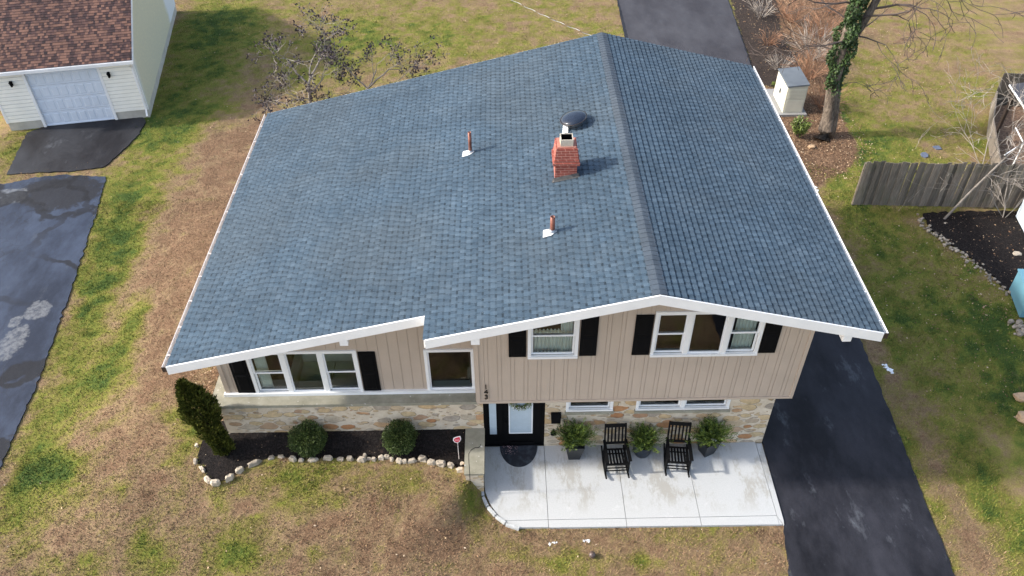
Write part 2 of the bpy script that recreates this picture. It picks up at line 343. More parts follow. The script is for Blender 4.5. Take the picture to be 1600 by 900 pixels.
# glass
n = NM('window_glass'); n.nt.nodes.remove(n.b)
fr = n.node('ShaderNodeFresnel'); fr.inputs[0].default_value = 1.6
gl = n.node('ShaderNodeBsdfGlossy'); gl.inputs['Roughness'].default_value = .02; gl.inputs['Color'].default_value = (.9, .95, .95, 1)
tr = n.node('ShaderNodeBsdfTransparent'); tr.inputs[0].default_value = (.92, .95, .93, 1)
mx = n.node('ShaderNodeMixShader'); n.L(n.math('MULTIPLY', fr.outputs[0], 1.2, clamp=True), mx.inputs[0])
n.nt.links.new(tr.outputs[0], mx.inputs[1]); n.nt.links.new(gl.outputs[0], mx.inputs[2]); n.nt.links.new(mx.outputs[0], n.out.inputs[0]); M_glass = n.m
M_frost = simple('frosted_glass', (.42, .5, .56), .18, .06, 3, fine=30)
M_room = simple('room_wall', (.07, .05, .04), .9, .08, 1)
M_roomfloor = simple('room_floor', (.035, .02, .014), .6, .2, 2)
M_curtain = simple('curtain_cloth', (.8, .85, .8), .85, .08, 3)
M_sofa = simple('sofa_cloth', (.6, .66, .5), .9, .1, 3)
M_fence = NM('weathered_wood'); n = M_fence; a = n.noise(5, 6, n.map((6, 6, .5)), .7); g2 = n.rng(n.noise(1.6, 4), .5, .75)
zz = n.node('ShaderNodeSeparateXYZ'); n.L(n.tc, zz.inputs[0])
M_fence = n.fin(n.scale(n.mix(n.math('MULTIPLY', g2, .5), n.ramp(a, [(.3, (.09, .072, .055)), (.6, (.19, .158, .125)), (.8, (.29, .25, .2))]), (.1, .1, .055)), n.attr('tone')), .9, normal=n.bump(a, .5, .01))
M_cream = simple('cream_plastic', (.6, .58, .47), .5, .06, 3, tone=True)
M_creamside = NM('mildewed_siding'); n = M_creamside; a = n.noise(.5, 4, n.map((1, 1, .8)), .6); f = n.noise(9, 4, rough=.7)
sp3 = n.node('ShaderNodeSeparateXYZ'); n.L(n.tc, sp3.inputs[0])
# mildew covers the middle of the wall, the edges under the rake and at the back corner stay clean
e_ = n.math('MULTIPLY', n.rng(n.math('ADD', sp3.outputs[1], n.math('MULTIPLY', sp3.outputs[2], -.15)), -.3, .3), n.rng(n.math('ADD', sp3.outputs[1], n.math('MULTIPLY', n.math('SUBTRACT', a, .5), 3)), 8.2, 8.8, 1, 0))
M_creamside = n.fin(n.mix(n.math('MULTIPLY', e_, n.rng(f, .3, .6, .75, 1)), (.6, .62, .63), n.ramp(f, [(.3, (.44, .41, .27)), (.7, (.58, .545, .39))])), .6, spec=.3)
M_shedside = simple('cream_siding', (.84, .82, .74), .55, .05, 2, tone=True)
M_shedroof = simple('grey_lid', (.1, .115, .13), .7, .15, 3)
M_teal = simple('teal_plastic', (.12, .27, .34), .5, .08, 2)
M_slate = simple('slate_flag', (.1, .12, .17), .7, .2, 5)
M_darkroof = simple('dark_roof', (.05, .05, .06), .85, .2, 4)
M_red = simple('red_sign', (.55, .02, .05), .4, .05, 4)
M_pink = simple('pink_print', (.75, .3, .32), .4, .05, 4)
n = NM('door_mat'); a = n.vor(24, out='Distance'); xy = n.node('ShaderNodeSeparateXYZ'); n.L(n.tc, xy.inputs[0])
mk = n.math('MULTIPLY', n.math('MULTIPLY', n.rng(xy.outputs[0], -.46, -.34), n.rng(xy.outputs[0], -.12, .0, 1, 0)), n.rng(xy.outputs[1], -.3, -.14))
mk = n.math('MULTIPLY', mk, n.rng(n.noise(9, 3), .35, .42))
M_mat = n.fin(n.mix(n.math('MULTIPLY', n.rng(a, .3, .4, 1, 0), mk), n.scale((.02, .022, .028), n.rng(n.noise(5, 4), .3, .7, .6, 1.6)) if False else n.mix(n.rng(n.noise(5, 4), .45, .75), (.014, .016, .022), (.05, .06, .075)), (.55, .36, .36)), .85, normal=n.bump(a, .4, .005))

# ---------------------------------------------------------------- ground
def sst(e0, e1, x): t = np.clip((x-e0)/(e1-e0), 0, 1); return t*t*(3-2*t)
def hgt(x, y):
    x = np.asarray(x, float); y = np.asarray(y, float)
    wdt = .34+1.9*sst(-.9, -2.8, y)
    fx = 1-sst(0, 1, (x-(.1-wdt))/wdt)
    fx = fx*sst(-12.6, -8.2, x)
    fy = .60*(1-sst(-.45, -4.2, y) if False else 1.)*sst(-4.6, -.35, y)*(1-sst(8, 14, y))
    return -.06+.64*fx*fy/.6
_lat = RNG.random((256, 256))
def vnoise(x, y, s):
    x = np.asarray(x)*s+100; y = np.asarray(y)*s+100; xi = np.floor(x).astype(int); yi = np.floor(y).astype(int); fx = x-xi; fy = y-yi
    fx = fx*fx*(3-2*fx); fy = fy*fy*(3-2*fy); g = lambda a, b: _lat[a % 256, b % 256]
    return (g(xi, yi)*(1-fx)+g(xi+1, yi)*fx)*(1-fy)+(g(xi, yi+1)*(1-fx)+g(xi+1, yi+1)*fx)*fy
def fbm(x, y, s): return vnoise(x, y, s)*.5+vnoise(x, y, s*2.1)*.28+vnoise(x, y, s*4.3)*.14+vnoise(x, y, s*9)*.08
BL = [(-13.3,12.5,1.4,2.6,.55),(-12.8,9.4,1.1,2.3,.5),(-12.4,6.0,.7,2.6,.5),(-12.0,2.6,.7,2.0,.45),(-11.8,.2,.6,1.4,.4),(-10.9,4.2,.8,1.3,.55),(-10.7,5.6,.45,.9,.6),(-10.8,2.8,.7,1.0,.6),(-10.9,-.2,.9,.6,.55),(-11.2,-1.3,.8,.7,.5),
 (-13.4,21.8,1.9,6.0,.38),(-12.7,17.0,1.3,2.1,.4),(-13.8,27.7,1.9,2.6,.4),(-14.6,17.2,.9,1.2,.45),(-5.6,-1.5,.5,.5,-.35),(-3.6,-2.2,.5,.3,-.3),(-1.2,-2.4,.7,.3,-.3),(-5.8,-2.7,.9,.6,.5),(-7.8,-2.6,.5,.5,.5),(-9.2,-3.2,1.2,.6,.3),(-1.9,25.1,4.5,2.2,.14),(-6.3,24.5,4.5,4.0,.16),(-4.6,27.4,2.6,2.4,.12),(-7.6,.6,.4,.7,.5),(-8.1,1.4,.7,.6,.35),
 (14.9,13.6,2.2,1.8,.35),(14.2,8.7,1.1,1.8,.16),(12.8,5.2,1.1,2.4,.2),(14.6,3.5,1.3,2.2,.14),(12.9,.4,1.0,1.5,.2),(13.3,-2.2,.9,1.1,.35),(15.2,1.,1.0,3.0,.4),(13.7,10.3,.9,1.2,.3),(18.3,19.9,3.5,3.8,.12),(15.1,17.3,1.0,3.0,.3),(16.0,5.0,1.4,2.0,.3),
 (-4.7,-.75,1.4,.5,.25),(-2.9,-.9,1.4,.5,.2),(-.1,-1.5,.35,.8,.35),(1.9,-2.9,.7,.3,.35),(3.7,-2.9,.6,.25,.4),(-18.9,15.4,1.0,1.3,.45),(-5.0,-1.6,1.6,.6,.2),(5.,-2.4,.5,.3,.2),
 (-9.8,9,2.0,6.5,-.3),(-9.3,16,2.2,2.5,-.2),(-3.,-2.2,1.8,.8,-.05),(11.9,0,.3,7,-.3),(11.9,10,.5,4,-.35),(2.5,22,4,1.5,-.2),(13.9,-.5,.4,3,-.2),(5.5,-2.6,2.2,.4,-.15),(-3.8,14.5,5,2.5,-.25)]
def green_at(x, y):
    x = np.asarray(x, float); y = np.asarray(y, float)
    base = .22+.0*x; base = np.where((x > 10) & (y < 11), .46, base); base = np.where((x > 10) & (y >= 11), .48, base); base = base+.16*sst(13, 24, y)*(x < 10)-.14*sst(14, 22, y)*(x > 13)  # right lawn base yellower and brighter, lifting the house shade by colour
    base = base+.05*sst(-3, -7, x)*sst(2, -3, y)
    g = base
    for bx, by, rx, ry, a in BL:
        d = ((x-bx)/rx)**2+((y-by)/ry)**2
        g = g+a*np.exp(-d*.9)
    g = g+(fbm(x, y, .8)-.5)*.5+(fbm(x+40, y, 2.6)-.5)*.75+(fbm(x+90, y, 7)-.5)*.35
    return np.clip(g, 0, 1)
def axis(lo, hi, st, far):
    a = list(np.arange(lo, hi+1e-6, st)); k = st
    while a[-1] < far: k *= 1.5; a.append(a[-1]+k)
    k = st
    while a[0] > -far: k *= 1.5; a.insert(0, a[0]-k)
    return np.array(a)
gx = axis(-21, 23, .16, 260); gy = axis(-6, 32, .16, 260)
X, Y = np.meshgrid(gx, gy, indexing='ij'); Z = hgt(X, Y)+(fbm(X, Y, 1.2)-.5)*.05*((X < 0) | (X > 8) | (Y < -2.1) | (Y > 11))*(1-((X > -6.5) & (X < 7.7) & (Y > -2.05) & (Y < 10.6)))
Z = Z-.01
nx, ny = X.shape
idx = np.arange(nx*ny).reshape(nx, ny)
Q = np.stack([idx[:-1, :-1], idx[1:, :-1], idx[1:, 1:], idx[:-1, 1:]], -1).reshape(-1, 4)
def pip(x, y, P):
    c_ = np.zeros(x.shape, bool); j = len(P)-1
    for i in range(len(P)):
        xi, yi = P[i]; xj, yj = P[j]; c_ ^= ((yi > y) != (yj > y)) & (x < (xj-xi)*(y-yi)/(yj-yi+1e-12)+xi); j = i
    return c_
def soft(x, y, P, w_):
    v = np.zeros(x.shape)
    for k in range(16):
        a = k*2.4; r_ = w_*math.sqrt((k+.5)/16); v += pip(x+r_*math.cos(a), y+r_*math.sin(a), P)
    return v/16
MULCH_B = [(12.2,20.2),(12.7,20),(13.3,19.2),(14.3,20.2),(14.7,22.5),(14.6,25),(15.3,29),(15.6,33),(13.3,36),(12.95,29.5),(12.4,24)]
LITTER = [[(11.6,12.2),(12.3,11.8),(12.9,12.6),(14.2,13.4),(15.0,14.9),(15.0,16.5),(15.2,19),(16.6,22),(18.5,26),(19.8,33),(15.5,33),(15,29),(14.5,25),(14.6,22.5),(14.2,20.3),(13.5,19.3),(12.6,20.1),(12.2,20.3),(12.0,17)], [(-6.5,.8),(-6.5,4),(-7.1,3.9),(-7.45,.8)], [(11.55,-4),(11.75,-4),(12.0,12),(11.6,12)],[(3,-2.05),(7.4,-2.05),(7.2,-2.45),(5.3,-2.35),(3.4,-2.3)]]
soil = np.zeros(X.shape)
for P, w_, k in zip(LITTER, (.5, .3, .35, .25), (1, .9, .45, .55)): soil = np.maximum(soil, k*soft(X, Y, P, w_))
mul = soft(X, Y, MULCH_B, .45)
gr = np_mesh('ground', np.stack([X, Y, Z], -1).reshape(-1, 3), Q, M_lawn, {'green': green_at(X, Y).ravel(), 'soil': soil.ravel(), 'mulch': mul.ravel()}, True)
prop(gr, kind='structure')
def ground_z(x, y): return float(hgt(x, y))-.01

# sheets ---------------------------------------------------------------
def jitter_poly(pts, step=.14, amp=.035):
    o = []
    for i in range(len(pts)):
        a = Vector(pts[i]); b = Vector(pts[(i+1) % len(pts)]); n_ = max(1, int((b-a).length/step))
        for k in range(n_):
            p = a.lerp(b, k/n_); o.append((p.x+random.uniform(-amp, amp), p.y+random.uniform(-amp, amp)))
    return o
def sheet(name, pts, z0, z1, mat_, amp=.022, step=.14):
    b = MB(); b.prism(jitter_poly(pts, step, amp), z0, z1); return prop(b.build(name, mat_), kind='structure')
D_R = [(7.25,-3.42),(11.1,-3.5),(11.3,0.4),(11.45,4.18),(11.9,12),(12.3,21.8),(12.8,29.2),(13.2,36),(6.6,36),(6.9,29.4),(6.8,25.2),(7.4,14),(7.56,3)]
D_R = [(7.1,-7.0),(11.0,-7.0)]+D_R[1:]+[(7.56,.4),(7.46,-2.05),(7.25,-3.42)]
sheet('driveway', D_R, -.2, -.035, M_drive)
sheet('neighbour_driveway', [(-12.5,-7),(-12.5,-2),(-12.63,.15),(-12.87,3.18),(-13.44,7.09),(-14.1,11.2),(-14.56,13.55),(-16.2,13.75),(-17.3,13.6),(-18.2,13.2),(-26,12.5),(-26,-7)], -.2, -.033, M_drive_l, .04)
sheet('garage_apron', [(-18.5,13.85),(-17.3,13.95),(-16.0,14.0),(-14.9,14.25),(-14.6,15.2),(-14.3,16.7),(-14.35,17.75),(-14.6,18.0),(-15.6,17.94),(-18.45,17.44),(-19.0,16.9),(-18.8,15.6)], -.2, -.031, M_apron, .03)
sheet('far_driveway_wear', [(7.1,20.5),(12.15,20.5),(12.75,28.9),(13.1,35.9),(6.75,35.9),(7.0,29),(6.95,25)], -.1, -.029, M_walk, .02)
# mulched bed right
sheet('mulch_bed_right', [(15.75,10.5),(15.7,9.5),(16.3,8.2),(16.6,7.4),(16.85,6.6),(16.9,6.3),(16.9,5.1),(16.6,4.4),(19,3),(26,4),(26,10.5)], -.15, -.02, M_mulch, .07)
sheet('concrete_pad', [(12.3,17.35),(13.55,17.35),(13.55,19.6),(12.3,19.6)], -.1, .03, M_concrete, .0, 9)
# patio: slabs with joints over a darker base
def arc_left():
    return [(.12,.44),(.12,-.76),(.15,-.98),(.26,-1.29),(.4,-1.55),(.57,-1.75),(.76,-1.89),(.98,-1.99)]
pb = MB()
g_ = .006
joints = [1.70, 3.62, 5.45]
def slab(poly): pb.prism(poly, -.12, 0)
slab(arc_left()[:5]+[(.46,-1.62),(.50,-1.68),(.57,-1.75),(.60,-1.8),(1.7-g_,-1.8),(1.7-g_,.44)])
slab([(.63,-1.8-2*g_),(.76,-1.89),(.98,-2.0),(1.7-g_,-2.01),(1.7-g_,-1.8-2*g_)])
xs = [1.7, 3.62, 5.45, 7.36]
for i in range(3):
    a, b_ = xs[i]+g_, xs[i+1]-g_
    off = 0 if i == 0 else 0
    slab([(a, -1.8), (b_, -1.8), (b_, .44), (a, .44)])
    slab([(a, -2.02-.01*i), (b_+(0 if i < 2 else .0), -2.03-.01*i), (b_, -1.8-2*g_), (a, -1.8-2*g_)])
slab([(7.36+g_, -1.8), (7.36+g_, .40), (7.52, .40), (7.49, -1.95), (7.47, -2.06), (7.36+2*g_, -1.84)])
slab([(7.36+g_*.2, -2.05), (7.44, -2.05), (7.36+g_*.2, -1.83)])
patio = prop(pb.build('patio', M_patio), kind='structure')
bb_ = MB(); bb_.prism([(.16,.44),(.16,-.9),(.35,-1.4),(.7,-1.8),(1.1,-1.96),(7.4,-2.0),(7.46,.38)], -.13, -.035); prop(bb_.build('patio_bed', simple('joint_dark', (.2, .19, .17), .95)), kind='structure')

# ---------------------------------------------------------------- house
XR, ZR, SL = 3.777, 6.909, 0.244
XL, XE, YK, YF, YF2, XS = -6.854, 8.519, 10.568, -1.182, -.461, -.93
CTH = 1/math.sqrt(1+SL*SL)
def ztop(x): return ZR-SL*abs(x-XR)
house = thing('house', (0, 0, 0), 'tan split level house with blue grey shingle roof and fieldstone lower walls', 'house')

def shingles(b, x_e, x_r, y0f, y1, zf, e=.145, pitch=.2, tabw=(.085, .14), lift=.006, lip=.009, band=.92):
    """courses run along y; x_e eave, x_r ridge, zf(x) the deck height"""
    sgn = 1 if x_r > x_e else -1; n_ = int(abs(x_r-x_e)*1.03/e)+1; dx = (x_r-x_e)/n_
    for i in range(n_):
        xa = x_e+dx*i; xb = xa+dx; y0 = y0f((xa+xb)/2)
        za = zf(xa)+lip; zb = zf(xb)+.001
        # butt face of course, toned dark so the course line reads as shadow
        ct = random.uniform(.96, 1.04); yph = random.uniform(0, 9)
        b.quad((xa, y0, zf(xa)-.002), (xa, y1, zf(xa)-.002), (xa, y1, za), (xa, y0, za), .6) if sgn > 0 else b.quad((xa, y1, zf(xa)-.002), (xa, y0, zf(xa)-.002), (xa, y0, za), (xa, y1, za), .6)
        xm = xa+dx*.66; zm = za+(zb-za)*.66
        y = y0-random.uniform(0, pitch)
        lim = lambda v_: min(max(v_, y0), y1)
        while y < y1:
            w_ = random.uniform(*tabw); p_ = pitch*random.uniform(.88, 1.12); t0, t1 = lim(y), lim(y+w_); g1 = lim(y+p_)
            tt = ct*random.uniform(.93, 1.08)*(1+.05*math.sin(y*6.3+yph))
            if t1 > t0:   # raised tab
                xk = xa+dx*.72; zk = za+lift+(zb+.002-za-lift)*.72      # painted band, granule wear plus course shadow: the top of each exposure is darker
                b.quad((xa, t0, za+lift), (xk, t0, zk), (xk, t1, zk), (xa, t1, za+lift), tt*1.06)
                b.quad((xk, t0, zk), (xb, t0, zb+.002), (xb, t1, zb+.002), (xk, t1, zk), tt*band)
                b.quad((xa, t0, za), (xa, t1, za), (xa, t1, za+lift), (xa, t0, za+lift), tt*.85)
                for ty in (t0, t1): b.tri((xa, ty, za), (xb, ty, zb), (xa, ty, za+lift), tt*.9)
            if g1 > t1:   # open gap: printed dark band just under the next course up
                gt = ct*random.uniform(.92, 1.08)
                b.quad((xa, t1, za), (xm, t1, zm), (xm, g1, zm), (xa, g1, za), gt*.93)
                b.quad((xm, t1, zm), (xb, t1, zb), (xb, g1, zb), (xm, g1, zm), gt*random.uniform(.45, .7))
            y += p_
def fl(x): return YF2 if x < XS else YF
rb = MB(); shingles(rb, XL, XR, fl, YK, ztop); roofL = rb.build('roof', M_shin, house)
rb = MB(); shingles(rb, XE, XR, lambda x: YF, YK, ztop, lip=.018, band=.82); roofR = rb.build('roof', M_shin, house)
for o in (roofL, roofR): pass
# deck under shingles
db = MB(); T = .16
def slope_slab(b, xa, xb, ya, yb, t0, t1, za=ztop):
    b.hexa([(xa, ya, za(xa)-t1), (xb, ya, za(xb)-t1), (xb, yb, za(xb)-t1), (xa, yb, za(xa)-t1)],
           [(xa, ya, za(xa)-t0), (xb, ya, za(xb)-t0), (xb, yb, za(xb)-t0), (xa, yb, za(xa)-t0)])
slope_slab(db, XL, XS, YF2, YK, .003, T); slope_slab(db, XS, XR, YF, YK, .003, T); slope_slab(db, XR, XE, YF, YK, .003, T)
db.build('roof_deck', M_white, house)
# ridge caps
cb = MB(); y = YF; k = 0
while y < YK-.02:
    y1 = min(y+.15, YK); t = random.uniform(.95, 1.05); hw = .155
    za, zb = .026, .019
    P = lambda x, yy, dz: (x, yy, ztop(x)+dz)
    for s_ in (-1, 1):
        b0, b1 = XR, XR+s_*hw
        xm = XR+s_*.05
        cb.quad((XR, y, ZR+za), (XR, y1, ZR+zb), (xm, y1, ztop(xm)+zb+.002), (xm, y, ztop(xm)+za+.002), t)
        cb.quad((xm, y, ztop(xm)+za+.002), (xm, y1, ztop(xm)+zb+.002), (b1, y1, ztop(b1)+zb), (b1, y, ztop(b1)+za), t)
        cb.quad((XR, y, ZR+za-.014), (b1, y, ztop(b1)+za-.014), (b1, y, ztop(b1)+za), (XR, y, ZR+za), t*.85)
        cb.quad((b1, y, ztop(b1)), (b1, y1, ztop(b1)), (b1, y1, ztop(b1)+zb), (b1, y, ztop(b1)+za), t*.85)
    y = y1
cb.build('ridge_cap', M_cap, house)
# fascias on the front rakes and back rakes
def rake(xa, xb, y, h=.24, th=.03, out=-1, top=.006):
    b = MB(); ya, yb = (y+out*th, y) if out < 0 else (y, y+th)
    b.hexa([(xa, ya, ztop(xa)-h), (xb, ya, ztop(xb)-h), (xb, yb, ztop(xb)-h), (xa, yb, ztop(xa)-h)],
           [(xa, ya, ztop(xa)+top), (xb, ya, ztop(xb)+top), (xb, yb, ztop(xb)+top), (xa, yb, ztop(xa)+top)])
    return b.build('fascia', M_white, house)
rake(XL, XS, YF2-.003); rake(XS, XR, YF-.003); rake(XR+.001, XE, YF-.003)
rake(XL, XR, YK+.003, .18, out=1, top=-.01); rake(XR+.001, XE, YK+.003, .18, out=1, top=-.01)
b = MB(); b.box(XS-.03, XS-.002, YF, YF2-.04, ztop(XS)-.235, ztop(XS)-.02); b.build('fascia', M_white, house)
# gutters
for xx, s_, lab in ((XL, -1, 'left'), (XE, 1, 'right')):
    z = ztop(xx); b = MB(); y0 = (YF2 if s_ < 0 else YF)-.01; wG = .10
    x0 = xx+s_*.004; x1 = xx+s_*wG
    a_, c_2 = sorted((x0, x1))
    b.box(a_, c_2, y0, YK, z-.13, z-.12)                                 # bottom
    o0, o1 = sorted((x1, x1-s_*.014)); b.box(o0, o1, y0, YK, z-.121, z-.005)      # outer lip
    yy = y0+.35
    while yy < YK: b.box(a_, c_2, yy, yy+.03, z-.012, z-.003); yy += .9
    gtr = b.build('gutter', M_gutter if s_ < 0 else M_white, house)
    e_b = MB(); e_b.box(a_-.005, c_2+.005, y0-.02, y0-.002, z-.15, z-.008); e_b.box(a_, c_2, y0, y0+.2, z-.155, z-.131); e_b.build('end_cap', M_brown, gtr)
# beam ends below the fascias
for x, y0, y1 in ((-2.8, YF2+.0, .74), (.1, YF+.0, -.02), (7.45+.35, YF+.0, 1.0), (XL+.4, YF2, 1.0)):
    if x == XL+.4: continue
    z = ztop(x)-T-.055; b = MB(); b.box(x-.09, x+.09, y0-.02, y1, z-.19, z); b.build('beam_end', M_white, house)

# walls: front siding with real openings
def siding(name, x0, x1, zb, y, holes, pattern, zt=None, tone=1.):
    zt = zt or (lambda x: ztop(x)-T-.004)
    b = MB(); ed = []; x = x0; k = 0
    while x < x1-1e-6:
        w_, off = pattern[k % len(pattern)]; xe = min(x+w_, x1); ed.append((x, xe, off)); x = xe; k += 1
    hx = sorted({h for H in holes for h in H[:2]})
    def spans(xm):
        zs = [(zb, None)]; hs = sorted([(H[2], H[3]) for H in holes if H[0] < xm < H[1]])
        out = []; cur = zb
        for h0, h1 in hs: out.append((cur, h0)); cur = h1
        out.append((cur, None)); return out
    for a, e, off in ed:
        cuts = [a]+[h for h in hx if a < h < e]+[e]
        for p, q in zip(cuts[:-1], cuts[1:]):
            for s0, s1 in spans((p+q)/2):
                b.quad((p, y+off, s0), (q, y+off, s0), (q, y+off, s1 if s1 else zt(q)), (p, y+off, s1 if s1 else zt(p)), tone*(1 if off <= 0 else .95))
    for (a, e, o1), (_, _, o2) in zip(ed[:-1], ed[1:]):
        if o1 != o2:
            for s0, s1 in spans(e+1e-5):
                b.quad((e, y+o1, s0), (e, y+o2, s0), (e, y+o2, s1 if s1 else zt(e)), (e, y+o1, s1 if s1 else zt(e)), tone*.85)
    return b.build(name, M_siding, house)
PR = [(.205, 0), (.012, .009), (.082, 0), (.012, .009)]
PL = [(.238, 0), (.012, .011)]
# openings (x0,x1,z0,z1)
W_single = (1.30, 2.30, 3.98, 5.25); W_tri = (4.12, 6.45, 3.98, 5.25)
W_left = (-5.53, -2.97, 1.98, 3.38); W_fix = (-1.2, -.10, 1.98, 3.36)
siding('upper_siding', .0, 7.7, 2.38, 0.0, [W_single, W_tri], PR)
siding('lower_siding', -6.36, -.02, 1.97, .78, [W_left, W_fix], PL)
for q in ((-.005, .085, -.022, -.003, 2.40, ztop(.04)-T-.01), (7.62, 7.705, -.022, -.003, 2.40, ztop(7.66)-T-.01), (-6.375, -6.27, .758, .777, 1.97, ztop(-6.3)-T-.01)):
    b = MB(); b.box(*q); b.build('corner_board', M_siding, house)
b = MB(); b.box(0, 7.7, -.026, -.003, 2.33, 2.40); b.build('skirt_board', M_siding, house)
# the other walls
b = MB()
b.box(-.02, -.004, .002, .8, 2.38, ztop(0)-T-.01)          # return face of the overhang
b.build('rear_siding', M_siding, house)
b = MB()
b.hexa([(7.70, 0, 2.38), (7.70, 10, 2.38), (7.60, 10, 2.38), (7.60, .02, 2.38)], [(7.70, 0, ztop(7.7)-T-.01), (7.70, 10, ztop(7.7)-T-.01), (7.60, 10, ztop(7.7)-T-.01), (7.60, .02, ztop(7.7)-T-.01)])
b.build('rear_siding', M_siding, house)
b = MB()
b.box(-6.36, -6.27, .8, 10, 1.97, ztop(-6.36)-T-.01)
b.build('rear_siding', M_siding, house)
b = MB()
b.hexa([(-6.36, 10, 0), (XR, 10, 0), (XR, 10.1, 0), (-6.36, 10.1, 0)], [(-6.36, 10, ztop(-6.36)-T-.01), (XR, 10, ZR-T-.01), (XR, 10.1, ZR-T-.01), (-6.36, 10.1, ztop(-6.36)-T-.01)])
b.build('rear_siding', M_siding, house)
b = MB()
b.hexa([(XR, 10, 0), (7.7, 10, 0), (7.7, 10.1, 0), (XR, 10.1, 0)], [(XR, 10, ZR-T-.01), (7.7, 10, ztop(7.7)-T-.01), (7.7, 10.1, ztop(7.7)-T-.01), (XR, 10.1, ZR-T-.01)])
b.build('rear_siding', M_siding, house)
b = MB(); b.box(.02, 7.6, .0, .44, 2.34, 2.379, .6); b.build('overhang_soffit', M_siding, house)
# rooms behind the glass
b = MB()
b.box(-6.2, -.2, 3.9, 4.0, .9, 4.1); b.box(-6.25, -6.15, .95, 4.0, .9, 4.1); b.box(-.2, -.1, .95, 4.2, .9, 5.3)
b.box(.1, 7.55, 3.6, 3.7, 2.6, 5.7); b.box(.0, .08, .1, 3.6, 2.7, 5.6); b.box(3.1, 3.2, .1, 3.6, 2.7, 6.2); b.box(7.5, 7.58, .1, 3.6, 2.7, 5.6)
b.box(1.8, 7.4, 2.5, 2.6, 0, 2.3)
b.build('room_partition', M_room, house)
b = MB(); b.box(-6.2, -.02, .8, 4.2, .85, .95); b.box(.05, 7.6, .03, 3.6, 2.55, 2.65); b.build('room_floor', M_roomfloor, house)
# stone walls
def stonebox(x0, x1, y0, y1, z0, z1, name='stone_wall', par=house):
    b = MB(); b.box(x0, x1, y0, y1, z0, z1); return b.build(name, M_stone, par)
stonebox(-6.52, .12, .44, .75, .2, 1.80)
stonebox(-6.52, -6.30, .751, 10, .2, 1.80)
for (x0, x1, z0, z1) in ((1.70, 7.53, -.1, 1.46), (1.70, 2.25, 1.461, 2.34), (3.40, 4.02, 1.461, 2.34), (6.38, 7.53, 1.461, 2.34)):
    pass
b = MB(); b.box(1.70, 7.53, .44, .66, -.1, 1.46); b.box(1.70, 2.25, .44, .66, 1.4605, 2.34); b.box(3.40, 4.02, .44, .66, 1.4605, 2.34); b.box(6.38, 7.53, .44, .66, 1.4605, 2.34)
b.box(7.31, 7.53, .661, 10, -.1, 2.34); b.build('stone_wall', M_stone, house)
# ledges (bluestone caps)
b = MB(); b.box(-6.72, -.0, .40, .80, 1.80, 1.895); b.box(-6.74, -6.32, .801, 9.9, 1.80, 1.895); b.build('stone_ledge', M_bluestone, house)
b = MB(); b.box(-6.42, .0, .70, .80, 1.896, 1.985); b.build('white_sill', M_white, house)
for x0, x1 in ((2.20, 3.45), (3.98, 6.42)):
    b = MB(); b.hexa([(x0, .36, 1.37), (x1, .36, 1.37), (x1, .5, 1.38), (x0, .5, 1.38)], [(x0, .36, 1.44), (x1, .36, 1.44), (x1, .56, 1.485), (x0, .56, 1.485)])
    b.build('window_sill', M_bluestone, house)

def curtain(win, x0, x1, z0, z1, y, n_=9, amp=.03):
    b = MB(); N = n_*4; P = []
    for i in range(N+1):
        t = i/N; x = x0+(x1-x0)*t; P.append((x, y+amp*math.sin(t*n_*2*PI)+random.uniform(-.004, .004)))
    for (xa, ya), (xb, yb) in zip(P[:-1], P[1:]): b.quad((xa, ya, z0), (xb, yb, z0), (xb, yb, z1), (xa, ya, z1))
    return b.build('curtain', M_curtain, win, True)
def window(x0, x1, z0, z1, y, units, casing=.075):
    """units: list of (fraction, 'dh'|'fx'); front of wall at y, looking out to -y"""
    wroot = MB(); p = y-.035; c_ = casing
    wroot.box(x0-c_, x0, p, y+.02, z0-.0, z1); wroot.box(x1, x1+c_, p, y+.02, z0-.0, z1)
    wroot.box(x0-c_, x1+c_, p, y+.02, z1, z1+c_); wroot.box(x0-c_, x1+c_, p-.025, y+.02, z0-.065, z0)
    fr_ = wroot.build('window', M_white, house)
    X_ = [x0]
    for f_, _ in units: X_.append(X_[-1]+(x1-x0)*f_)
    for i in range(1, len(X_)-1):
        b = MB(); b.box(X_[i]-.055, X_[i]+.055, p+.004, y+.09, z0, z1); b.build('mullion', M_white, fr_)
    for i, (f_, kind) in enumerate(units):
        a = X_[i]+(.055 if i else 0); e = X_[i+1]-(.055 if i < len(units)-1 else 0)
        b = MB(); s_ = .05; zm = (z0+z1)/2
        def ring(a, e, q0, q1, ya, yb, s_):
            b.box(a, a+s_, ya, yb, q0, q1); b.box(e-s_, e, ya, yb, q0, q1); b.box(a+s_, e-s_, ya, yb, q0, q0+s_); b.box(a+s_, e-s_, ya, yb, q1-s_, q1)
        g = MB()
        if kind == 'dh':
            ring(a, e, zm-.02, z1, y-.005, y+.03, s_*.9); ring(a, e, z0, zm+.02, y+.035, y+.07, s_)
            g.quad((a+.03, y+.01, zm), (e-.03, y+.01, zm), (e-.03, y+.01, z1-.03), (a+.03, y+.01, z1-.03)); g.quad((a+.03, y+.052, z0+.03), (e-.03, y+.052, z0+.03), (e-.03, y+.052, zm), (a+.03, y+.052, zm))
        else:
            ring(a, e, z0, z1, y+.0, y+.04, .04); g.quad((a+.03, y+.02, z0+.03), (e-.03, y+.02, z0+.03), (e-.03, y+.02, z1-.03), (a+.03, y+.02, z1-.03))
        b.build('sash', M_vinyl, fr_); g.build('pane', M_glass, fr_)
    return fr_
TRI = [(.31, 'dh'), (.38, 'fx'), (.31, 'dh')]
w1 = window(*W_single, 0.0, [(1, 'dh')]); curtain(w1, 1.98, 2.26, 3.9, 5.3, .16, 4); curtain(w1, 1.32, 2.0, 3.9, 4.62, .2, 8)
w2 = window(*W_tri, 0.0, TRI); curtain(w2, 5.95, 6.42, 3.8, 5.3, .16, 6)
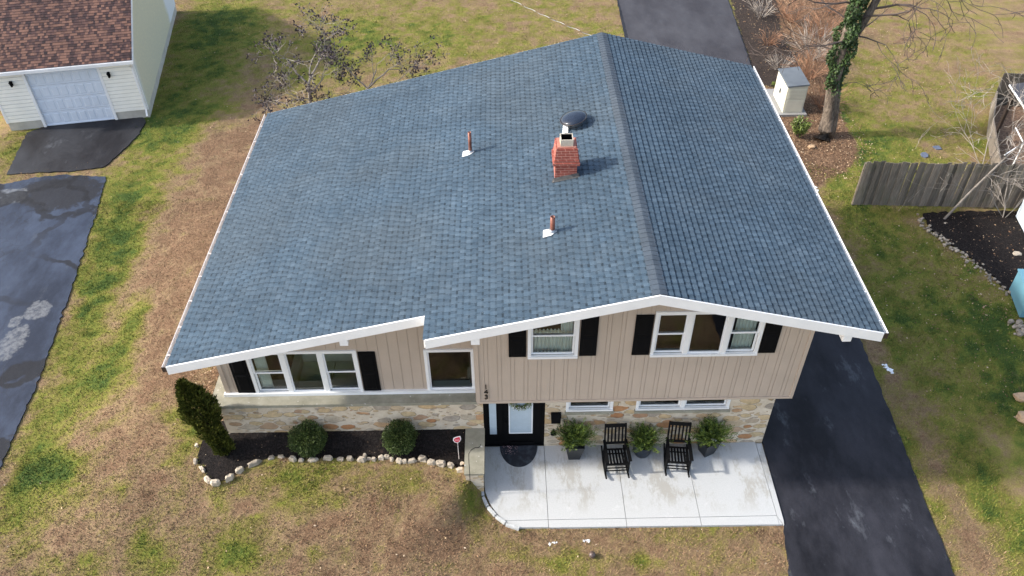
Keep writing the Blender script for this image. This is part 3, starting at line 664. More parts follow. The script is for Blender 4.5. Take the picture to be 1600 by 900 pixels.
w3 = window(*W_left, .78, [(.32, 'dh'), (.36, 'fx'), (.32, 'dh')]); curtain(w3, -5.5, -5.2, 1.2, 3.4, .95, 5)
w4 = window(*W_fix, .78, [(1, 'fx')])
b = MB(); b.box(-1.15, -.15, .86, 1.05, 1.93, 1.99); b.build('inner_sill', simple('pale_green_sill', (.4, .5, .46), .5), w4)
window(2.30, 3.35, 1.50, 2.36, .46, [(1, 'dh')]); window(4.08, 6.32, 1.50, 2.36, .46, [(.5, 'dh'), (.5, 'dh')])
# shutters
def shutter(x0, x1, z0, z1, y):
    b = MB(); b.box(x0, x1, y-.028, y-.002, z0, z1)
    sh = b.build('shutter', M_black, house)
    h = z1-z0
    p = MB()
    for q0, q1 in ((.05, .47), (.53, .95)):
        a, e = z0+q0*h, z0+q1*h; f = .055; xa, xb = x0+f, x1-f
        p.hexa([(xa, y-.029, a), (xb, y-.029, a), (xb, y-.029, e), (xa, y-.029, e)], [(xa+.035, y-.045, a+.035), (xb-.035, y-.045, a+.035), (xb-.035, y-.045, e-.035), (xa+.035, y-.045, e-.035)])
    p.build('shutter_panel', M_black, sh)
for x0, x1 in ((.79, 1.19), (2.41, 2.80), (3.62, 4.02), (6.55, 6.93)): shutter(x0, x1, 3.97, 5.24, -.004)
shutter(-6.05, -5.63, 1.99, 3.40, .775); shutter(-2.87, -2.45, 1.99, 3.40, .775)
# entry door
b = MB()
b.box(.12, .20, .46, .62, 0, 2.3); b.box(1.64, 1.70, .46, .62, 0, 2.3); b.box(.50, .60, .47, .62, 0, 2.3); b.box(.2, 1.64, .47, .62, 2.1, 2.34)
b.box(.12, 1.70, .46, .66, .0, .035)
b.build('door_frame', M_black, house)
b = MB(); b.box(.2, .5, .50, .54, .035, 2.1); sl = b.build('sidelight', M_black, house)
b = MB(); b.box(.27, .45, .488, .499, .47, 1.95); b.build('sidelight_pane', M_frost, sl)
b = MB(); b.box(.60, 1.64, .50, .55, .035, 2.1); dr = b.build('front_door', M_black, house)
b = MB(); b.box(.80, 1.36, .49, .499, .52, 1.9); b.build('door_pane', M_frost, dr)
b = MB()
for x0, x1, z0, z1 in ((.77, .80, .49, 1.93), (1.36, 1.39, .49, 1.93), (.80, 1.36, .49, .52), (.80, 1.36, 1.9, 1.93)): b.box(x0, x1, .483, .499, z0, z1)
b.build('pane_trim', M_vinyl, dr)
b = MB(); b.tube([(.68, .5, 1.0), (.68, .44, 1.0), (.76, .43, 1.0)], .012, 6); b.box(.655, .705, .49, .499, .9, 1.12); b.build('handle', M_black, dr)
b = MB(); b.box(.80, 1.45, .46, .482, .06, .16); b.build('kick_rail', M_black, dr)
# mailbox, lamp, numbers
b = MB(); b.box(1.86, 2.10, .30, .439, 1.10, 1.32); b.hexa([(1.85, .29, 1.321), (2.11, .29, 1.321), (2.11, .439, 1.321), (1.85, .439, 1.321)], [(1.85, .36, 1.38), (2.11, .36, 1.38), (2.11, .439, 1.40), (1.85, .439, 1.40)]); b.build('mailbox', M_black, house)
b = MB(); b.lathe([(.03, 0), (.075, .01), (.08, .06), (.03, .09)], (1.93, .40, .62), 16, Matrix.Rotation(PI/2, 3, 'X')); b.bar((1.93, .41, .62), (1.93, .439, .70), .04, .04); b.build('wall_lamp', M_black, house)
for ch, z in (('1', 2.88), ('4', 2.695), ('3', 2.51)):
    cu = bpy.data.curves.new('digit', 'FONT'); cu.body = ch; cu.size = .22; cu.extrude = .008; cu.offset = .0; cu.align_x = 'CENTER'
    tmp = bpy.data.objects.new('tmp', cu); C.objects.link(tmp)
    bpy.context.view_layer.update(); dg = bpy.context.evaluated_depsgraph_get()
    me = bpy.data.meshes.new_from_object(tmp.evaluated_get(dg)); bpy.data.objects.remove(tmp)
    me.transform(Matrix.Translation((.235, -.034, z)) @ Matrix.Rotation(PI/2, 4, 'X')); me.materials.clear(); me.materials.append(M_black)
    o = bpy.data.objects.new('house_number', me); C.objects.link(o); o.parent = house; o['label'] = 'black house number digit '+ch
# chimney
b = MB(); cx0, cx1, cy0, cy1 = 1.95, 2.51, 3.38, 3.94
b.box(cx0+.02, cx1-.02, cy0+.02, cy1-.02, 6.3, 6.93); b.box(cx0-.04, cx1+.04, cy0-.04, cy1+.04, 6.93, 7.0); b.box(cx0-.015, cx1+.015, cy0-.015, cy1+.015, 7.0, 7.07)
b.hexa([(cx0, cy0, 7.071), (cx1, cy0, 7.071), (cx1, cy1, 7.071), (cx0, cy1, 7.071)], [(cx0+.03, cy0+.03, 7.36), (cx1-.03, cy0+.03, 7.36), (cx1-.03, cy1-.03, 7.36), (cx0+.03, cy1-.03, 7.36)])
ch = b.build('chimney', M_brick, house)
b = MB(); b.box(cx0+.06, cx1-.06, cy0+.06, cy1-.06, 7.361, 7.385); b.build('chimney_crown', simple('crown_mortar', (.36, .15, .11), .9, .2, 6), ch)
fx0, fx1, fy0, fy1 = 2.08, 2.38, 3.48, 3.78; t = .02
b = MB()
for q in ((fx0, fx1, fy0, fy0+t), (fx0, fx1, fy1-t, fy1), (fx0, fx0+t, fy0+t, fy1-t), (fx1-t, fx1, fy0+t, fy1-t)): b.box(*q, 7.386, 7.56)
b.build('chimney_flue', simple('flue_clay', (.45, .40, .32), .7, .2, 5), ch)
b = MB(); u_ = .004
for q in ((fx0+t, fx1-t, fy0+t+.001, fy0+t+u_), (fx0+t, fx1-t, fy1-t-u_, fy1-t-.001), (fx0+t+.001, fx0+t+u_, fy0+t+u_, fy1-t-u_), (fx1-t-u_, fx1-t-.001, fy0+t+u_, fy1-t-u_)): b.box(*q, 7.39, 7.548)
b.box(fx0+t, fx1-t, fy0+t, fy1-t, 7.386, 7.389); b.build('flue_throat', M_black, ch)
b = MB(); b.hexa([(cx0-.05, cy0-.05, ztop(cx0-.05)+.015), (cx1+.06, cy0-.05, ztop(cx1+.06)+.015), (cx1+.06, cy0+.02, ztop(cx1+.06)+.015), (cx0-.05, cy0+.02, ztop(cx0-.05)+.015)],
                 [(cx0-.0, cy0-.03, ztop(cx0)+.03), (cx1+.02, cy0-.03, ztop(cx1)+.03), (cx1+.02, cy0+.02, ztop(cx1)+.1), (cx0-.0, cy0+.02, ztop(cx0)+.1)]); b.build('chimney_flashing', simple('tar_flashing', (.05, .05, .05), .8, .4, 9), ch)
# vent pipes
def pipe(x, y, h, r):
    z = ztop(x); b = MB(); N = 14
    b.lathe([(r, -.1), (r, h), (r*.75, h), (r*.75, h-.25), (.001, h-.25)], (x, y, z), N); p = b.build('vent_pipe', M_copper, house, True)
    b = MB(); b.lathe([(r*1.7, 0), (r*1.6, .03), (r*1.12, .07), (r*1.05, .07)], (x, y, z+.015), N); b.build('pipe_boot', M_metal, p)
    b = MB(); q = [(x-.22, y-.16), (x-.03, y-.14), (x+.1, y-.03), (x+.03, y+.1), (x-.2, y+.1)]
    b.hexa([(a, c, ztop(a)+.018) for a, c in q], [(a, c, ztop(a)+.028) for a, c in q]); b.build('flashing', M_lead, p)
pipe(1.81, 1.47, .43, .055); pipe(-.13, 5.52, .62, .045)
# attic fan
nrm = Matrix.Rotation(-math.atan(SL), 3, 'Y'); c0 = Vector((2.62, 5.75, ztop(2.62)))
b = MB(); b.lathe([(.22, -.02), (.22, .12), (.2, .2)], c0, 24, nrm); fan = b.build('roof_fan', M_metal, house, True)
b = MB(); b.lathe([(.30, .17), (.345, .18), (.35, .205), (.32, .235), (.25, .265), (.13, .285), (.01, .29)], c0, 32, nrm); b.build('fan_dome', M_dome, fan, True)
b = MB(); b.tube([c0+nrm @ Vector((.352*math.cos(a*PI/16), .352*math.sin(a*PI/16), .195)) for a in range(33)], .012, 6); b.build('dome_rim', M_brown, fan, True)
b = MB(); b.quad((2.27, 5.42, ztop(2.27)+.02), (2.42, 5.40, ztop(2.42)+.02), (2.42, 5.6, ztop(2.42)+.14), (2.30, 5.6, ztop(2.30)+.14)); b.build('fan_flashing', M_lead, fan)

# things inside
sofa = thing('sofa', (-3.9, 1.9, .95), 'pale green sofa seen through the triple window of the left wing', 'sofa')
b = MB(); b.box(-4.75, -2.95, 1.25, 2.35, 1.05, 1.50); b.build('seat', M_sofa, sofa)
b = MB(); b.hexa([(-4.75, 2.1, 1.4), (-2.95, 2.1, 1.4), (-2.95, 2.4, 1.4), (-4.75, 2.4, 1.4)], [(-4.7, 2.2, 2.15), (-3, 2.2, 2.15), (-3, 2.45, 2.15), (-4.7, 2.45, 2.15)]); b.build('backrest', M_sofa, sofa)
for x in (-4.95, -2.95):
    b = MB(); b.box(x, x+.2, 1.2, 2.4, 1.0, 1.78); b.build('armrest', M_sofa, sofa)
for x in (-4.7, -3.83):
    b = MB(); b.box(x, x+.84, 1.22, 2.1, 1.51, 1.64); b.build('cushion', M_sofa, sofa)

# ---------------------------------------------------------------- pier, bed, edging
pier = thing('retaining_pier', (-.1, -.3, 0), 'low fieldstone pier wall with flat slab top between mulch bed and patio', 'wall')
b = MB(); b.box(-.33, .11, -.97, .43, -.1, .745); b.build('stone_body', M_stone, pier)
b = MB(); b.box(-.36, .14, -.99, -.29, .746, .805); b.box(-.36, .14, -.284, .437, .746, .803); b.build('slab_top', M_bluestone, pier)

ST = [(-7.32,0.19),(-7.22,-0.32),(-6.98,-0.56),(-6.77,-0.87),(-6.55,-0.98),(-6.22,-0.84),(-6.02,-0.61),(-5.71,-0.41),(-5.32,-0.22),(-5.07,-0.2),(-4.74,-0.31),(-4.54,-0.33),(-4.23,-0.32),(-3.84,-0.29),(-3.53,-0.32),(-3.29,-0.32),(-2.99,-0.35),(-2.92,-0.23),(-2.81,-0.31),(-2.68,-0.35),(-2.49,-0.3),(-2.35,-0.28),(-2.22,-0.36),(-2.02,-0.41),(-1.89,-0.43),(-1.7,-0.41),(-1.44,-0.38),(-1.21,-0.48),(-0.96,-0.53),(-0.72,-0.57),(-0.47,-0.70),(-0.43,-0.52)]
SW = [.14,.2,.3,.26,.3,.28,.26,.42,.22,.24,.26,.18,.34,.32,.26,.22,.28,.14,.16,.16,.22,.18,.14,.22,.16,.27,.27,.26,.3,.24,.26,.13]
edge_pts = [(-7.25,.8)]+[(x, y) for i, (x, y) in enumerate(ST) if i not in (17, 31)]+[(-.36,-.6)]
def bed_edge_y(x):
    pts = [p for p in edge_pts if p[0] > -7.3]; pts = sorted(pts)
    return float(np.interp(x, [p[0] for p in pts], [p[1] for p in pts]))
bx = np.arange(-7.22, -.34, .07); Vb = []; rows = 14
for x in bx:
    y0 = bed_edge_y(x)+.03; y1 = .46 if x > -6.5 else (.46 + 0 if x > -6.5 else .9)
    for k in range(rows):
        t = k/(rows-1); y = y0+(y1-y0)*t; z = max(.565, ground_z(x, y)+.02)
        z = (ground_z(x, y0) if x < -6.9 else .585)*(1-sst(0, .15, t))+.6*sst(0, .15, t)+.18*sst(.3, 1, t)*sst(-7.2, -6.5, x)+random.uniform(-.008, .008)
        Vb.append((x, y, float(z)))
Vb = np.array(Vb); I = np.arange(len(Vb)).reshape(len(bx), rows)
o = np_mesh('mulch_bed', Vb, np.stack([I[:-1, :-1], I[1:, :-1], I[1:, 1:], I[:-1, 1:]], -1).reshape(-1, 4), M_mulch, smooth=True); prop(o, kind='structure')
def where(i, n_):  # places along the bed
    d = ['at the bed\'s far left', 'on the bed\'s slanting left edge', 'at the bed\'s front left corner', 'left of the left round shrub', 'in front of the left round shrub',
         'between the round shrubs', 'in front of the right round shrub', 'between right shrub and pier', 'against the slab topped pier']
    return d
ZN = [0,1,1,1,2,2,3,3,3,3,4,4,4,5,5,5,5,5,5,5,5,5,6,6,6,6,7,7,7,7,8,8]
OR = ['first', 'second', 'third', 'fourth', 'fifth', 'sixth', 'seventh', 'eighth', 'ninth', 'tenth']
cnt = {}
for i, ((x, y), wd) in enumerate(zip(ST, SW)):
    cnt[ZN[i]] = cnt.get(ZN[i], 0)+1
    b = MB(); nxt = ST[min(i+1, len(ST)-1)]; prv = ST[max(i-1, 0)]
    a = math.atan2(nxt[1]-prv[1], nxt[0]-prv[0]) if i < 30 and i not in (17, 16, 18) else 0
    if i in (0, 1): a = -1.45
    z0 = ground_z(x, y-.1); zt = .60+random.uniform(.02, .1)+(.03 if wd > .25 else 0)
    tn = random.choice([1.25, 1.15, 1.0, .85, .95, 1.2]) if i not in (0, 1, 2, 3, 4, 5, 30, 31) else 1.35
    b.rock((x, y, min(z0, .5)-.05), wd*.92, random.uniform(.12, .16) if wd > .2 else .11, zt-(min(z0, .5)-.05), tn, a)
    o = b.build('edging_stone', M_edge); origin_to(o, (x, y, z0))
    tot = ZN.count(ZN[i]); k = cnt[ZN[i]]
    sz = 'long' if wd > .33 else 'broad' if wd > .25 else 'small' if wd < .18 else 'medium'
    cl = 'white' if tn > 1.1 else 'tan' if tn < .97 else 'cream'
    lab = f"{sz} {cl} edging stone {where(0,0)[ZN[i]]}"+('' if tot == 1 else f", {OR[k-1]} from left")
    prop(o, lab, 'stone', 'rough stones edging the mulch bed')
# stones along the left side of house
for i in range(7):
    x = -7.0+.05*math.sin(i*2.1); y = 1.15+i*.36; z = ground_z(x, y)
    b = MB(); b.rock((x, y, z-.04), random.uniform(.16, .24), .2, .12, 1.15); o = b.build('side_edging_stone', M_edge); origin_to(o, (x, y, z))
    prop(o, f'pale rock in the strip along the left house wall, {OR[i]} back from the ledge corner', 'rock', 'pale rocks along the left house wall')
# curved block edging at patio
cur = [(.07,-.80),(.09,-1.12),(.22,-1.42),(.42,-1.68),(.66,-1.90)]; cur2 = [(.085,-1.08),(.20,-1.38),(.40,-1.65),(.64,-1.87),(.98,-2.03)]
bn = ['nearest the pier', 'second from the pier', 'third from the pier', 'fourth from the pier', 'at the end of the curve by the lawn']
for i, (p, q) in enumerate(zip(cur, cur2)):
    b = MB(); dx, dy = q[0]-p[0], q[1]-p[1]; L = math.hypot(dx, dy); nx_, ny_ = dy/L*.04, -dx/L*.04
    b.hexa([(p[0]+nx_, p[1]+ny_, -.1), (q[0]+nx_, q[1]+ny_, -.1), (q[0]-nx_, q[1]-ny_, -.1), (p[0]-nx_, p[1]-ny_, -.1)], [(p[0]+nx_*.85, p[1]+ny_*.85, .025), (q[0]+nx_*.85, q[1]+ny_*.85, .025), (q[0]-nx_*.85, q[1]-ny_*.85, .025), (p[0]-nx_*.85, p[1]-ny_*.85, .025)], 1.1)
    o = b.build('edging_block', M_block); origin_to(o, (p[0], p[1], 0)); prop(o, 'pale edging block of the curved patio corner, '+bn[i].replace('at the end of the curve by the lawn', 'last by the lawn'), 'block', 'edging blocks round the patio corner')

# ---------------------------------------------------------------- foliage generators
def rdir():
    while True:
        v_ = Vector((random.uniform(-1, 1), random.uniform(-1, 1), random.uniform(-1, 1)))
        if .05 < v_.length < 1: return v_.normalized()
def round_shrub(loc, r, label):
    t_ = thing('round_shrub', loc, label, 'shrub', 'clipped round shrubs in the mulch bed')
    b = MB(); c_ = Vector(loc)+Vector((0, 0, r*.85))
    for i in range(9000):
        d = rdir()
        lump = 1+.05*math.sin(d.x*7+loc[0])+.05*math.sin(d.y*8)+.04*math.sin(d.z*9+2)
        q = random.random()**.3*lump*(1+(random.random()**10)*.16)
        p = c_+Vector((d.x*r, d.y*r, d.z*r*.95))*q
        if p.z < loc[2]+.02: continue
        tn = min(1, max(0, random.gauss(.32, .24)+(.16 if q > .95 else 0)))
        b.leaf(p, (d+rdir()*.8), random.uniform(.03, .06), random.uniform(.016, .03), tn)
    b.build('foliage', M_box, t_)
    b = MB()
    for k in range(5):
        a = k*1.26; b.tube([Vector(loc)-Vector((0, 0, .03)), c_+Vector((math.cos(a)*.12, math.sin(a)*.12, 0)), c_+Vector((math.cos(a)*.3, math.sin(a)*.3, .15))], [.02, .014, .006], 5)
    b.build('stem', M_darktwig, t_)
round_shrub((-4.36, .03, .64), .44, 'round clipped shrub in front of the triple window, nearer the columnar evergreen')
round_shrub((-2.02, .04, .64), .425, 'round clipped shrub in the mulch bed, nearer the red yard sign')
# arborvitae
t_ = thing('columnar_evergreen', (-6.5, -.05, .6), 'tall dark columnar evergreen at the left corner of the mulch bed', 'evergreen')
b = MB()
def arb_r(h):   # height fraction -> radius
    return np.interp(h, [0, .08, .3, .52, .72, .88, 1], [.15, .2, .23, .37, .37, .22, .04])
H = 2.6
for i in range(13000):
    h = random.random()**.85; a = random.uniform(0, 2*PI); R_ = arb_r(h)*(1+.16*math.sin(a*3+h*9)+.12*math.sin(a*5-h*17)+.1*math.sin(h*31+a))
    q = math.sqrt(random.uniform(.2, 1)); p = Vector((-6.5-.45*h+R_*q*math.cos(a), -.05+.08*h+R_*q*math.sin(a), .6+h*H))
    d = Vector((math.cos(a)*.5, math.sin(a)*.5, 1))+rdir()*.4
    clump = math.sin(a*4+h*23)*.5+.5
    tn = min(1, max(0, random.gauss(.22, .14)+.3*clump*(q > .85)))
    b.leaf(p, d, random.uniform(.07, .16), random.uniform(.02, .045), tn)
b.build('foliage', M_arb, t_)
b = MB(); b.tube([(-6.5, -.05, .5), (-6.7, 0, 1.6), (-6.9, .03, 2.9)], [.05, .035, .01], 6); b.build('trunk', M_darktwig, t_)

# potted evergreens
def spray(b, o, d, L, tones, n_=14):
    d = Vector(d).normalized(); o = Vector(o)
    side = d.cross(Vector((0, 0, 1))); side = side.normalized() if side.length > .01 else Vector((1, 0, 0))
    for k in range(n_):
        t = (k+1)/n_; p = o+d*L*t+Vector((0, 0, -.07*L*t*t))
        for s_ in (-1, 1):
            dd = d*.9+side*s_*(.7)+rdir()*.3
            b.leaf(p, dd, L*.24*(1.15-t*.6), .02, tones+random.uniform(-.15, .2))
def planter(kind, cx_, cy_, label, r=.5, rz=0, dens=170, hgt_=.5, seed=0):
    random.seed(seed); t_ = thing('planter', (cx_, cy_, 0), label, 'planter', 'planters along the front wall')
    b = MB(); MM = Matrix.Translation((cx_, cy_, 0)) @ Matrix.Rotation(rz, 4, 'Z')
    P = lambda x, y, z: tuple(MM @ Vector((x, y, z)))
    if kind == 'sq':
        a0, a1, H_ = .145, .235, .56
        b.hexa([P(-a0, -a0, 0), P(a0, -a0, 0), P(a0, a0, 0), P(-a0, a0, 0)], [P(-a1, -a1, H_), P(a1, -a1, H_), P(a1, a1, H_), P(-a1, a1, H_)])
        for q in ((-a1-.01, a1+.01, -a1-.01, -a1+.02), (-a1-.01, a1+.01, a1-.02, a1+.01), (-a1-.01, -a1+.02, -a1+.02, a1-.02), (a1-.02, a1+.01, -a1+.02, a1-.02)):
            b.box(*q, H_+.001, H_+.03, M=MM)
        b.build('pot', M_pot, t_); top = H_
    else:
        H_ = .44; b.lathe([(.16, 0), (.19, .01), (.235, .12), (.262, .28), (.255, .4), (.262, .41), (.262, H_), (.235, H_), (.23, H_-.05), (.01, H_-.05)], (cx_, cy_, 0), 32); b.build('pot', M_potround, t_, True); top = H_
    b = MB(); b.lathe([(.2, top-.03), (.2, top-.01)], (cx_, cy_, 0), 16); b.build('soil', M_mulch, t_)
    b = MB()
    for k in range(dens):
        el = random.uniform(.42, 1.5); a = random.uniform(0, 2*PI); d = Vector((math.cos(a)*math.cos(el), math.sin(a)*math.cos(el), math.sin(el)))
        if random.random() < .1: d.z *= .4
        if d.y > .2: d.y *= .55
        L = r*random.uniform(.6, 1.05)*(1 if el < .9 else .85)*(1+.18*math.sin(a*3+seed))
        o_ = Vector((cx_, cy_, top))+Vector((random.uniform(-.12, .12), random.uniform(-.12, .12), random.uniform(-.02, .18)))
        yel = .22 if (math.cos(a-.3)+math.sin(seed+a*2)*.5) > .5 else 0
        spray(b, o_, d, L, min(.8, max(0.02, random.gauss(.25, .15)+yel)), 13)
    b.build('foliage', M_spruce, t_)
    return t_
planter('sq', 2.47, .12, 'black square planter of spreading evergreen boughs just right of the front door', .62, 0, 250, seed=1)
planter('rd', 4.27, .16, 'rounded slate grey planter with evergreen boughs between the two rocking chairs', .52, 0, 210, seed=2)
p3 = planter('sq', 5.98, .16, 'black square planter turned cornerwise, right of both rocking chairs', .62, .45, 260, seed=3)
random.seed(11)
b = MB()
for k in range(3): b.lathe([(.005, -.03), (.035, -.015), (.04, .01), (.005, .035)], (5.98+random.uniform(-.06, .1), -.02+random.uniform(-.03, .03), .70+k*.02), 10)
b.build('white_ornament', M_lead, p3, True)

# rocking chairs
def rocking_chair(loc, rz, label):
    t_ = thing('rocking_chair', loc, label, 'rocking chair', 'black wooden rocking chairs on the patio', rz)
    if abs(rz) < 1e-6: ORG[t_.name] = Vector((0, 0, 0))
    def bd(mb, n_): return mb.build(n_, M_blackwood, t_, local=True)
    for s_ in (-1, 1):
        x = s_*.27; b = MB(); pts = []
        for k in range(13):
            t = k/12; y = -.46+.96*t; z = .025+.13*((t-.45)/.55)**2*1.0
            pts.append((x, y, z))
        for p, q in zip(pts[:-1], pts[1:]): b.bar(p, q, .035, .045)
        bd(b, 'rocker')
        b = MB(); b.bar((x, -.27, .06), (x, -.27, .62), .042, .042); bd(b, 'front_leg')
        b = MB(); b.bar((x*.97, .2, .05), (x*.93, .24, .45), .042, .042); b.bar((x*.93, .24, .45), (x*.9, .42, 1.12), .04, .042); bd(b, 'rear_post')
        b = MB(); b.hexa([(x-.045*1, -.36, .625), (x+.045, -.36, .625), (x*.95+.035, .30, .625), (x*.95-.035, .30, .625)], [(x-.045, -.36, .65), (x+.045, -.36, .65), (x*.95+.035, .30, .65), (x*.95-.035, .30, .65)]); bd(b, 'armrest')
        b = MB(); b.bar((x, -.27, .2), (x*.96, .2, .2), .022, .022); b.bar((x, -.27, .3), (x*.96, .2, .3), .022, .022); bd(b, 'side_rung')
    b = MB()
    b.bar((-.27, -.28, .42), (.27, -.28, .42), .035, .05); b.bar((-.26, .2, .39), (.26, .2, .39), .03, .04)
    for k in range(7):
        x = -.225+k*.075; b.bar((x, -.29, .445), (x*.95, .2, .415), .045, .016)
    bd(b, 'seat')
    b = MB(); yb = lambda z: .24+(z-.45)*.27
    b.bar((-.25, yb(1.07), 1.07), (.25, yb(1.07), 1.07), .022, .1, upv=(0, .27, 1)); b.bar((-.25, yb(.56), .56), (.25, yb(.56), .56), .022, .07, upv=(0, .27, 1))
    for k in range(5):
        x = -.17+k*.085; b.bar((x, yb(.57), .57), (x, yb(1.05), 1.05), .04, .014, upv=(0, 1, 0))
    bd(b, 'backrest')
    b = MB()
    for z in (.16, .27): b.bar((-.27, -.275, z), (.27, -.275, z), .022, .022)
    b.bar((-.26, .205, .2), (.26, .205, .2), .022, .022); bd(b, 'rung')
    t_.scale = (1.08, 1.04, 1.04)
    return t_
rocking_chair((3.52, -.22, .0), .03, 'black slatted rocking chair on the patio nearer the front door')
rocking_chair((5.12, -.20, .0), -.10, 'black slatted rocking chair on the patio nearer the driveway')

# doormat
b = MB(); pts = [(.5*math.cos(a), .68*math.sin(a)) for a in np.linspace(-PI, 0, 33)]
b.prism(pts, 0, .012); o = b.build('doormat', M_mat); o.location = (1.02, .45, .001); prop(o, 'black half round doormat with speckled pink print at the front door', 'doormat')
# wreath
wr = thing('wreath', (1.08, .45, 1.82), 'wreath with white berries hanging on the front door glass', 'wreath')
b = MB()
for i in range(900):
    a = random.uniform(0, 2*PI); r = random.gauss(.22, .03); b.leaf((1.08+r*math.cos(a), .44+random.uniform(-.05, .03), 1.82+r*math.sin(a)), rdir(), .06, .02, random.uniform(.1, .6))
b.build('twigs', M_spruce, wr)
b = MB()
for i in range(160):
    a = random.uniform(0, 2*PI); r = random.gauss(.22, .035); q = (1.08+r*math.cos(a), .41+random.uniform(-.03, .02), 1.82+r*math.sin(a)); b.lathe([(.002, -.012), (.013, 0), (.002, .012)], q, 6)
b.build('berries', M_lead, wr)
# yard sign
sg = thing('yard_sign', (-.5, -.42, .6), 'small red shield shaped yard sign with white border on a thin stake', 'sign')
b = MB(); b.tube([(-.51, -.4, .55), (-.53, -.22, .88), (-.54, -.12, .98)], .008, 6); b.build('stake', M_gutter, sg)
def shield(s_, dy):
    P = [(-.1, .07), (-.04, .10), (.08, .12), (.1, .02), (.06, -.06), (0, -.09), (-.07, -.06), (-.11, .0)]
    c_ = Vector((-.545, -.1-dy, 1.02)); u = Vector((1, 0, .12)).normalized(); v_ = Vector((0, .35, .93)).normalized(); nn = u.cross(v_)
    return [c_+u*a*s_*1.05+v_*q*s_ for a, q in P], nn
b = MB(); p, nn = shield(.95, 0); b.hexa([q+nn*.008 for q in p], [q for q in p]); b.build('sign_border', M_white, sg)
b = MB(); p, nn = shield(.74, .0); b.hexa([q+nn*.010 for q in p], [q+nn*.014 for q in p]); b.build('sign_face', M_red, sg)
b = MB(); c_ = Vector((-.545, -.1, 1.02))+nn*.018
for k in range(4):
    x = -.045+k*.028; b.box(x-.008, x+.008, -.0005, .0005, -.022, .03, M=Matrix.Translation(c_) @ Matrix.Rotation(math.radians(-20), 4, 'X'))
b.build('sign_print', M_pink, sg)
# shepherd hook
b = MB(); b.tube([(-.22, -1.05, .2), (-.21, -1.05, 1.5), (-.2, -1.05, 1.72), (-.14, -1.05, 1.86), (-.04, -1.05, 1.95), (.03, -1.05, 1.95), (.07, -1.05, 1.98), (.09, -1.05, 2.06)], .009, 6)
o = b.build('shepherd_hook', M_black, smooth=True); origin_to(o, (-.22, -1.05, ground_z(-.22, -1.05))); prop(o, 'thin black shepherd hook standing in front of the slab topped pier', 'garden hook')
# snow bits, lawn ornament
def blob_snow(pts, label):
    b = MB()
    for x, y, r in pts:
        [b.rock((x+random.gauss(0, r*.4), y+random.gauss(0, r*.35), ground_z(x, y)-.02), r*random.uniform(.25, .75), r*random.uniform(.2, .6), .04, 1) for _ in range(6)]
    o = b.build('snow_patch', M_snow, smooth=False); origin_to(o, (pts[0][0], pts[0][1], ground_z(*pts[0][:2]))); prop(o, label, 'snow')
blob_snow([(1.72, -2.43, .07), (1.80, -2.41, .05), (1.84, -2.40, .07)], 'small snow patch on the lawn below the patio, left of the two')
blob_snow([(2.56, -2.37, .06), (2.62, -2.35, .08), (2.66, -2.37, .06)], 'small snow patch on the lawn just above the brown ball')
blob_snow([(11.84, 3.1, .14), (11.9, 3.0, .14), (11.95, 2.92, .15), (11.82, 3.2, .12)], 'snow patch on the grass beside the driveway right of the house')
blob_snow([(12.42, 12.2, .2), (12.45, 12.0, .16)], 'snow patch at the right roof edge beside the lawn')
b = MB(); b.lathe([(.02, 0), (.07, .02), (.085, .07), (.07, .12), (.02, .15)], (2.7, -2.78, -.06), 16); o = b.build('lawn_ball', simple('brown_ball', (.1, .07, .06), .35, .3, 8), smooth=True); origin_to(o, (2.7, -2.78, -.06)); prop(o, 'small brown ball lying on the lawn in front of the patio', 'ball')

# ---------------------------------------------------------------- service wire
b = MB(); A = Vector((3.6, 10.6, 6.72)); B_ = Vector((-3.2, 30, 8.4)); pts = []
A = Vector((3.60, 10.60, 6.75)); B_ = Vector((1.5, 15.2, 6.0+.0)); far = A+(Vector((1.51, 12.82, 7.0))-A)*9
E_ = Vector((-2.6, 16.8, 8.0))
E_ = Vector((-3.3, 20.0, 6.9))
N = 90
for k in range(N+1):
    t = k/N; p = A.lerp(E_, t); p.z -= .6*4*t*(1-t)*.5; pts.append(p)
b.tube(pts, .006, 5)
b2 = MB(); tw = [p+Vector((.014*math.cos(k*1.1), 0, .014*math.sin(k*1.1))) for k, p in enumerate(pts)]; b2.tube(tw, .0045, 4)
wt = thing('service_cable', (3.6, 10.6, 6.75), 'thin twisted overhead cable running back from the roof peak over the lawn', 'cable')
b.build('dark_strand', M_brown, wt); b2.build('pale_strand', M_metal, wt)

# ---------------------------------------------------------------- neighbour garage
GA = math.atan2(.99, 5.45)
gar = thing('detached_garage', (-14.29, 18.1, 0), 'white detached garage with brown shingle roof, beside the left driveway', 'garage', None, GA)
# local: x from -5.54 to 0 along the front, y 0..11 back
GW, GD, GE, GS = 5.54, 11.0, 2.62, .5; RG = GD/2; ov = .22
def gz(y): return GE+GS*min(y, GD-y)
b = MB(); b.box(-GW, -4.13-.1, .0, .2, -.1, .34); b.box(-1.39+.1, 0, .0, .2, -.1, .34); b.box(-.2, 0, .2, GD, -.5, .34); b.box(-GW, -GW+.2, .2, GD, -.1, .34)
b.build('foundation', M_found, gar, local=True)
dx0, dx1, dh = -4.13, -1.39, 2.38
b = MB()
def laps(b, x0, x1, z0, z1, y=0, lap=.165):
    z = z0
    while z < z1-1e-6:
        ze = min(z+lap, z1); zm = z+(ze-z)*.8; b.quad((x0, y-.035, z), (x1, y-.035, z), (x1, y-.028, zm), (x0, y-.028, zm), 1); b.quad((x0, y-.028, zm), (x1, y-.028, zm), (x1, y-.004, ze-.004), (x0, y-.004, ze-.004), .8); b.quad((x0, y-.004, ze-.004), (x1, y-.004, ze-.004), (x1, y-.035, ze), (x0, y-.035, ze), .5); z = ze  # recess faces toned darker: shade under each lap painted in
